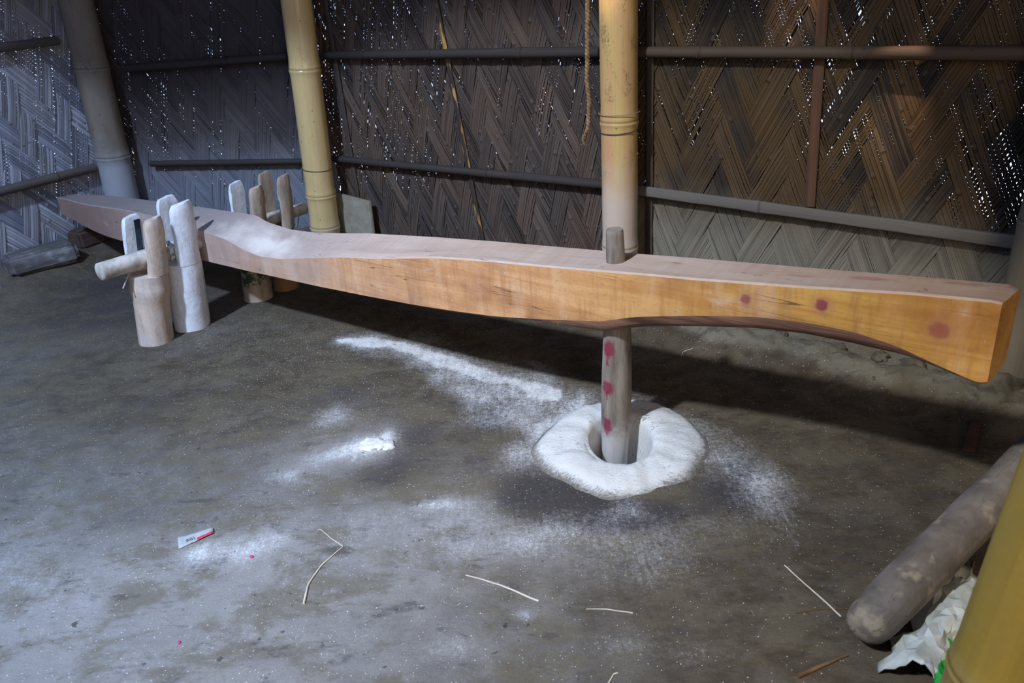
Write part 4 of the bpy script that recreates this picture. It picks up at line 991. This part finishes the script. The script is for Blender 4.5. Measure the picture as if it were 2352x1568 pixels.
straw('straw', [(0.529, 1.243), (0.585, 1.094)], 0.0012, 0.0018, M['straw'], 'thin straight straw touching the end of the bare pole', lift=0.003)
straw('twig', [(0.505, 1.112), (0.56, 1.118), (0.609, 1.115)], 0.0016, 0.0012, M['straw_brown'], 'brown twig lying across the thin straw by the pole end', 'twig')
straw('twig', [(0.455, 0.965), (0.51, 0.985), (0.560, 1.003)], 0.0045, 0.0020, M['straw_brown'], 'flat brown stick poking out under the pole end', 'twig')
straw('straw', [(0.536, 2.215), (0.543, 2.232), (0.576, 2.235)], 0.0012, 0.0010, M['straw'], 'tiny hooked straw on the floor behind the pestle')
straw('straw', [(0.915, 1.300), (0.872, 1.262)], 0.0014, 0.0018, M['straw'], 'short straw between the pole and the yellow post')
straw('twig', [(0.905, 1.215), (0.880, 1.18), (0.868, 1.13), (0.86, 1.09)], 0.0018, 0.0014, M['straw_brown'], 'curved twig beside the yellow post above the sack', 'twig')
# splinter hanging under the axle tip
p0 = np.array(L2W(0, -0.335, 0.288)); p1 = np.array(L2W(0.02, -0.385, 0.245))
o = tube('splinter', p0 + np.outer(np.linspace(0, 1, 6), p1 - p0), np.full(6, 0.0022), M['axle'], dheki, seg=6)
o.parent = None; tag(o, 'pale splinter dangling under the near end of the axle', 'splinter')
# wood chip in the beam's shade
M['chip'] = mat_simple('red_brown_chip', (0.13, 0.065, 0.04), 0.85)
slab('wood_chip', [(1.088, 1.598, F(1.09, 1.6) + 0.004), (1.118, 1.587, F(1.11, 1.59) + 0.004), (1.200, 1.700, F(1.2, 1.7) + 0.012), (1.172, 1.708, F(1.17, 1.71) + 0.012)], None, 0.008, M['chip'], 'reddish wood chip lying in the shade of the beam near the right post', 'wood chip')
# paper scrap with a red strip and a small printed number
def mat_paper():
    m = NT('wrapper_scrap', 0.5, 0.4); uv = m.uv(); s = m.sep(uv)
    col = m.mix(m.ramp(m.noise(uv, 6, 3), 0.3, 0.7), (0.36, 0.385, 0.39), (0.46, 0.48, 0.48))
    red = m.math('MULTIPLY', m.math('GREATER_THAN', s[0], 0.52), m.math('LESS_THAN', s[1], 0.34))
    col = m.mix(red, col, (0.62, 0.05, 0.10))
    dim = m.math('MULTIPLY', m.math('GREATER_THAN', s[0], 0.60), m.math('GREATER_THAN', s[1], 0.40))
    col = m.mix(m.math('MULTIPLY', dim, 0.35), col, (0.35, 0.38, 0.36))
    return m.done(col)
M['paper'] = mat_paper()
ps = empty('paper_scrap', (-0.763, 1.466, F(-0.763, 1.466) + 0.0015), math.radians(22), label='torn pale wrapper scrap with a red edge on the left foreground floor', cat='paper scrap')
nx_, ny_ = 12, 7
V = []; uvp = []
for j in range(ny_):
    for i in range(nx_):
        a, b = i / (nx_ - 1), j / (ny_ - 1)
        x = (a - 0.5) * 0.078; y = (b - 0.5) * (0.044 - 0.022 * a) + 0.010 * (a - 0.3)
        V.append((x, y, 0.002 + 0.004 * (float(fbm(a * 4, b * 3, 8)) - 0.3))); uvp.append((a, b))
idx = np.arange(nx_ * ny_).reshape(ny_, nx_)
Fs = np.stack([idx[:-1, :-1], idx[:-1, 1:], idx[1:, 1:], idx[1:, :-1]], -1).reshape(-1, 4)
o = mesh_obj('sheet', V, Fs, M['paper'], ps, uvs=uvp)
mo = o.modifiers.new('thickness', 'SOLIDIFY'); mo.thickness = 0.0008
M['ink'] = mat_simple('grey_ink', (0.16, 0.17, 0.19), 0.7)
fc = bpy.data.curves.new('number', 'FONT'); fc.body = '&01'; fc.size = 0.013; fc.extrude = 0.0002; fc.align_x = 'CENTER'; fc.align_y = 'CENTER'
fo = bpy.data.objects.new('number', fc); COL.objects.link(fo)
bpy.context.view_layer.update()
me = bpy.data.meshes.new_from_object(fo.evaluated_get(bpy.context.evaluated_depsgraph_get()))
bpy.data.objects.remove(fo)
me.materials.clear(); me.materials.append(M['ink'])
no = bpy.data.objects.new('printed_number', me); link(no, ps); no.location = (-0.012, -0.006, 0.0056); no.rotation_euler = (0, 0, 0.1)
# bright crumbs
M['pink'] = mat_simple('pink_plastic', (0.75, 0.05, 0.25), 0.5)
M['orange'] = mat_simple('orange_crumb', (0.75, 0.33, 0.05), 0.6)
M['teal'] = mat_simple('teal_plastic', (0.03, 0.35, 0.28), 0.5)
def crumb(name, x, y, r, mat, label, z=None):
    bm = bmesh.new(); bmesh.ops.create_icosphere(bm, subdivisions=2, radius=r)
    for v in bm.verts: v.co *= 1 + 0.5 * (float(fbm(v.co.x * 200 + x * 9, v.co.y * 200 + v.co.z * 150, 2)) - 0.5); v.co.z *= 0.6
    me = bpy.data.meshes.new(name); bm.to_mesh(me); bm.free(); me.materials.append(mat)
    o = bpy.data.objects.new(name, me); link(o); o.location = (x, y, (F(x, y) + r * 0.4) if z is None else z); tag(o, label, 'crumb'); return o
crumb('crumb', -0.612, 1.386, 0.0042, M['pink'], 'pink speck on the flour patch right of the wrapper scrap')
crumb('crumb', -0.690, 1.147, 0.0038, M['pink'], 'pink speck alone in the left foreground')
crumb('crumb', -0.385, 1.748, 0.0060, M['orange'], 'orange crumb on the flour heap left of the mortar')
M['flour'] = mat_simple('heaped_flour', (0.78, 0.77, 0.74), 0.95, 0.15, 60)
def heap(x, y, r, h, seed, label):
    bm = bmesh.new(); bmesh.ops.create_icosphere(bm, subdivisions=4, radius=1.0)
    for v in bm.verts:
        k = 1 + (float(fbm(v.co.x * 2 + seed, v.co.y * 2, seed)) - 0.5) * 1.1 + (float(fbm(v.co.x * 8 + seed, v.co.y * 8 + v.co.z * 6, seed)) - 0.5) * 0.3
        v.co = Vector((v.co.x * r * k, v.co.y * r * k * 0.8, v.co.z * h * k))
    me = bpy.data.meshes.new('flour_heap'); bm.to_mesh(me); bm.free(); me.materials.append(M['flour'])
    me.polygons.foreach_set('use_smooth', [True] * len(me.polygons))
    o = bpy.data.objects.new('flour_heap', me); link(o); o.location = (x, y, F(x, y) + 0.004); tag(o, label, 'flour heap')
heap(-0.385, 1.80, 0.045, 0.016, 5, 'small crusted flour heap left of the mortar')

# ------------------------------------------------------------------ crumpled sack behind the pole
def mat_sack():
    m = NT('sack_plastic', 0.55, 0.4); ob = m.obj()
    n = m.noise(ob, 14, 4)
    col = m.mix(m.ramp(n, 0.35, 0.65), (0.46, 0.50, 0.46), (0.60, 0.62, 0.60))
    wv = m.math('SINE', m.math('MULTIPLY', m.sep(ob)[0], 1500.0))
    g = m.attr('green')
    col = m.mix(m.ramp(g, 0.45, 0.6), col, (0.02, 0.42, 0.07))
    return m.done(col, m.bump(m.math('MULTIPLY_ADD', wv, 0.08, n), 0.3, 0.003))
M['sack'] = mat_sack()
def build_sack():
    # crumpled sheet with folded facets, tucked along and partly under the pole
    A = np.array((0.638, 0.922)); B = np.array((0.862, 1.168))
    e = (B - A) / np.linalg.norm(B - A); nn = np.array([e[1], -e[0]])
    L = np.linalg.norm(B - A); nu, nv = 22, 13
    G = np.zeros((nu, nv, 3)); green = np.zeros((nu, nv))
    for i in range(nu):
        for j in range(nv):
            u_ = i / (nu - 1); v_ = j / (nv - 1) * 2 - 1
            wid = 0.050 + 0.010 * math.sin(u_ * 11) + 0.008 * math.sin(u_ * 27 + 1)
            p = A + e * (u_ * L) + nn * (v_ * wid) + rng.normal(0, 0.0025, 2)
            rid = abs(float(vnoise(u_ * 6 + 3, v_ * 1.5 + 2, 77)) - 0.5) * 2; rid2 = abs(float(vnoise(u_ * 13, v_ * 3.3 + 5, 78)) - 0.5) * 2
            top = 0.068 - 0.034 * u_
            h = (1 - abs(v_ + 0.1 * math.sin(u_ * 9)) ** 2.2) * top * (0.30 + 0.45 * (1 - rid) + 0.25 * (1 - rid2))
            G[i, j] = (p[0], p[1], F(p[0], p[1]) + 0.003 + max(h, 0))
            green[i, j] = 1.0 if (v_ > 0.45 and (u_ < 0.35 or u_ > 0.62)) else 0.0
    n, m_, _ = G.shape
    idx = np.arange(n * m_).reshape(n, m_)
    Fs = []
    for i in range(n - 1):
        for j in range(m_ - 1):
            a, b, c, d = idx[i, j], idx[i, j + 1], idx[i + 1, j + 1], idx[i + 1, j]
            Fs += [(a, b, c), (a, c, d)] if (i + j) % 2 else [(a, b, d), (b, c, d)]
    o = mesh_obj('plastic_sack', G.reshape(-1, 3), Fs, M['sack'], attrs=dict(green=green.ravel()), sharp=24)
    mo = o.modifiers.new('thickness', 'SOLIDIFY'); mo.thickness = 0.002; mo.offset = 1
    tag(o, 'crumpled white plastic sack with green print between the pole and the yellow post', 'sack')
build_sack()

# ------------------------------------------------------------------ the rest of the hut: right wall, front wall, thatch with an added light gap
M['thatch'] = mat_simple('thatch', (0.12, 0.085, 0.055), 0.95, 0.4, 12)
M['plain_mat'] = mat_simple('mat_plain', (0.16, 0.12, 0.085), 0.95, 0.4, 12)
LAMP = Vector((-2.17, -0.48, 4.0))
def boxes(name, bs, mat, label, cat):
    V = []; Fs = []
    for (x0, y0, z0, x1, y1, z1) in bs:
        b = len(V)
        V += [(x, y, z) for x in (x0, x1) for y in (y0, y1) for z in (z0, z1)]
        Fs += [tuple(b + i for i in f) for f in ((0, 1, 3, 2), (4, 6, 7, 5), (0, 4, 5, 1), (2, 3, 7, 6), (0, 2, 6, 4), (1, 5, 7, 3))]
    o = mesh_obj(name, V, Fs, mat, smooth=False); tag(o, label, cat, kind='structure'); return o
Z0, Z1 = 2.13, 2.15
HOLE = [(-2.55, -0.10), (-0.75, -0.10), (-0.50, 0.40), (-0.24, 1.20), (-0.55, 1.53), (-0.94, 1.84), (-1.72, 1.97), (-2.25, 2.08), (-2.6, 2.05)]  # added opening, outlined to shape the pool of lamp light
# chinks in the thatch: (lit spot on wall or post, where the sun stands for it, chink radius)
FLECKS = [((0.86, 2.365, 1.00), (-0.02, 1.36, 3.6), 0.050), ((1.10, 2.17, 0.70), (0.10, 1.20, 3.8), 0.045), ((0.365, 2.585, 1.04), (-0.55, 1.65, 3.6), 0.034)]
def build_roof():
    bm = bmesh.new()
    ed = []
    chinks = []
    for (T, S_, r) in FLECKS:
        f = (Z0 - T[2]) / (S_[2] - T[2]); hx = T[0] + (S_[0] - T[0]) * f; hy = T[1] + (S_[1] - T[1]) * f
        chinks.append([(hx + r * math.cos(a) * (1 + 0.3 * math.sin(3 * a)), hy + r * math.sin(a) * (1 + 0.25 * math.cos(2 * a))) for a in np.linspace(0, 2 * PI, 10, endpoint=False)])
    for loop in [[(-3.4, -2.76), (2.2, -2.76), (2.2, 2.1), (0.6, 3.0), (-0.7, 4.1), (-2.0, 4.4), (-3.4, 4.4)], HOLE] + chinks:
        vs = [bm.verts.new((x, y, Z0)) for x, y in loop]
        ed += [bm.edges.new((vs[i], vs[(i + 1) % len(vs)])) for i in range(len(vs))]
    bmesh.ops.triangle_fill(bm, edges=ed, use_beauty=True)
    r = bmesh.ops.extrude_face_region(bm, geom=list(bm.faces))
    for v in r['geom']:
        if isinstance(v, bmesh.types.BMVert): v.co.z = Z1
    bmesh.ops.recalc_face_normals(bm, faces=list(bm.faces))
    me = bpy.data.meshes.new('ceiling'); bm.to_mesh(me); bm.free(); me.materials.append(M['thatch'])
    o = bpy.data.objects.new('ceiling', me); link(o)
    tag(o, 'thatched roof with an added gap that shapes the lamp light', 'ceiling', kind='structure')
build_roof()
boxes('wall_front', [(-3.4, -2.76, -0.05, 2.2, -2.7, Z0)], M['plain_mat'], 'front mat wall behind the viewer', 'wall')
boxes('wall_right', [(1.9, -2.7, -0.05, 1.96, 1.92, Z0)], M['plain_mat'], 'plain mat wall beyond the right side', 'wall')
boxes('wall_left_front', [(-3.3, -2.7, -0.05, -3.24, 2.6, Z0), (-3.3, 2.5, -0.05, -2.78, 2.56, Z0)], M['plain_mat'], 'plain mat wall on the left towards the viewer', 'wall')
boxes('wall_right_back', [(1.46, 1.86, -0.05, 1.90, 1.89, Z0)], M['plain_mat'], 'plain mat wall closing the right back corner', 'wall')

# ------------------------------------------------------------------ light
w = bpy.data.worlds.new('sky'); SC.world = w; w.use_nodes = True
nt = w.node_tree; bg = nt.nodes['Background']
tc = nt.nodes.new('ShaderNodeTexCoord'); sx = nt.nodes.new('ShaderNodeSeparateXYZ'); nt.links.new(tc.outputs['Generated'], sx.inputs[0])
rp = nt.nodes.new('ShaderNodeValToRGB'); nt.links.new(sx.outputs[2], rp.inputs[0])
mr = nt.nodes.new('ShaderNodeMapRange'); nt.links.new(sx.outputs[2], mr.inputs[0]); mr.inputs[1].default_value = -0.5; mr.inputs[2].default_value = 0.6
nt.links.new(mr.outputs[0], rp.inputs[0])
rp.color_ramp.elements[0].position = 0.15; rp.color_ramp.elements[0].color = (0.85, 0.88, 0.92, 1)
rp.color_ramp.elements[1].position = 0.50; rp.color_ramp.elements[1].color = (0.30, 0.50, 1.0, 1)
nt.links.new(rp.outputs[0], bg.inputs['Color']); bg.inputs['Strength'].default_value = 2.7

def lamp(name, kind, loc, target, energy, color, **k):
    d = bpy.data.lights.new(name, kind); d.energy = energy; d.color = color
    for a, b in k.items(): setattr(d, a, b)
    o = bpy.data.objects.new(name, d); link(o); o.location = loc
    dv = Vector(target) - Vector(loc); o.rotation_euler = dv.to_track_quat('-Z', 'Y').to_euler()
    return o
lamp('key_spot', 'SPOT', LAMP, (-1.35, 1.80, 0.1), 1270, (0.55, 0.72, 1.0), spot_size=math.radians(66), spot_blend=1.0, shadow_soft_size=0.12)  # spot for the main light; its source is unseen, the gap is added
lamp('warm_fill_spot', 'SPOT', LAMP + Vector((0.03, 0.02, 0.0)), (0.95, 2.0, 0.35), 460, (1.0, 0.88, 0.62), spot_size=math.radians(54), spot_blend=1.0, shadow_soft_size=0.12)  # added warm spot beside the main one, turns the right side yellower
for T, S_, r in FLECKS:
    lamp('sun_through_chink', 'SPOT', S_, T, 700, (1.0, 0.72, 0.50), spot_size=math.radians(9), spot_blend=0.3, shadow_soft_size=0.03)
lamp('front_fill', 'AREA', (0.9, -1.6, 1.5), (0.5, 2.4, 0.5), 40, (1.0, 0.84, 0.66), shape='RECTANGLE', size=1.3, size_y=1.6)  # added fill lamp inside the front wall, which has no doorway

# ------------------------------------------------------------------ camera
cd = bpy.data.cameras.new('camera'); cam = bpy.data.objects.new('camera', cd); link(cam)
cd.sensor_width = 36.0; cd.lens = 36.0 * 1800 / 2352; cd.clip_start = 0.02
cd.dof.use_dof = True; cd.dof.focus_distance = 2.2; cd.dof.aperture_fstop = 5.5
pt, rl = math.radians(25.6), math.radians(4.0)
Fv = Vector((0, math.cos(pt), -math.sin(pt))); R0 = Vector((1, 0, 0)); U0 = Vector((0, math.sin(pt), math.cos(pt)))
Rv = R0 * math.cos(rl) - U0 * math.sin(rl); Uv = U0 * math.cos(rl) + R0 * math.sin(rl)
mm = Matrix((Rv, Uv, -Fv)).transposed().to_4x4(); mm.translation = CAM
cam.matrix_world = mm
SC.camera = cam
SC.view_settings.view_transform = 'Standard'; SC.view_settings.look = 'None'
SC.view_settings.exposure = 0.0; SC.view_settings.gamma = 1.0; SC.view_settings.use_curve_mapping = False
SC.cycles.use_denoising = True
SC.cycles.max_bounces = 6; SC.cycles.diffuse_bounces = 4; SC.cycles.sample_clamp_indirect = 4.0
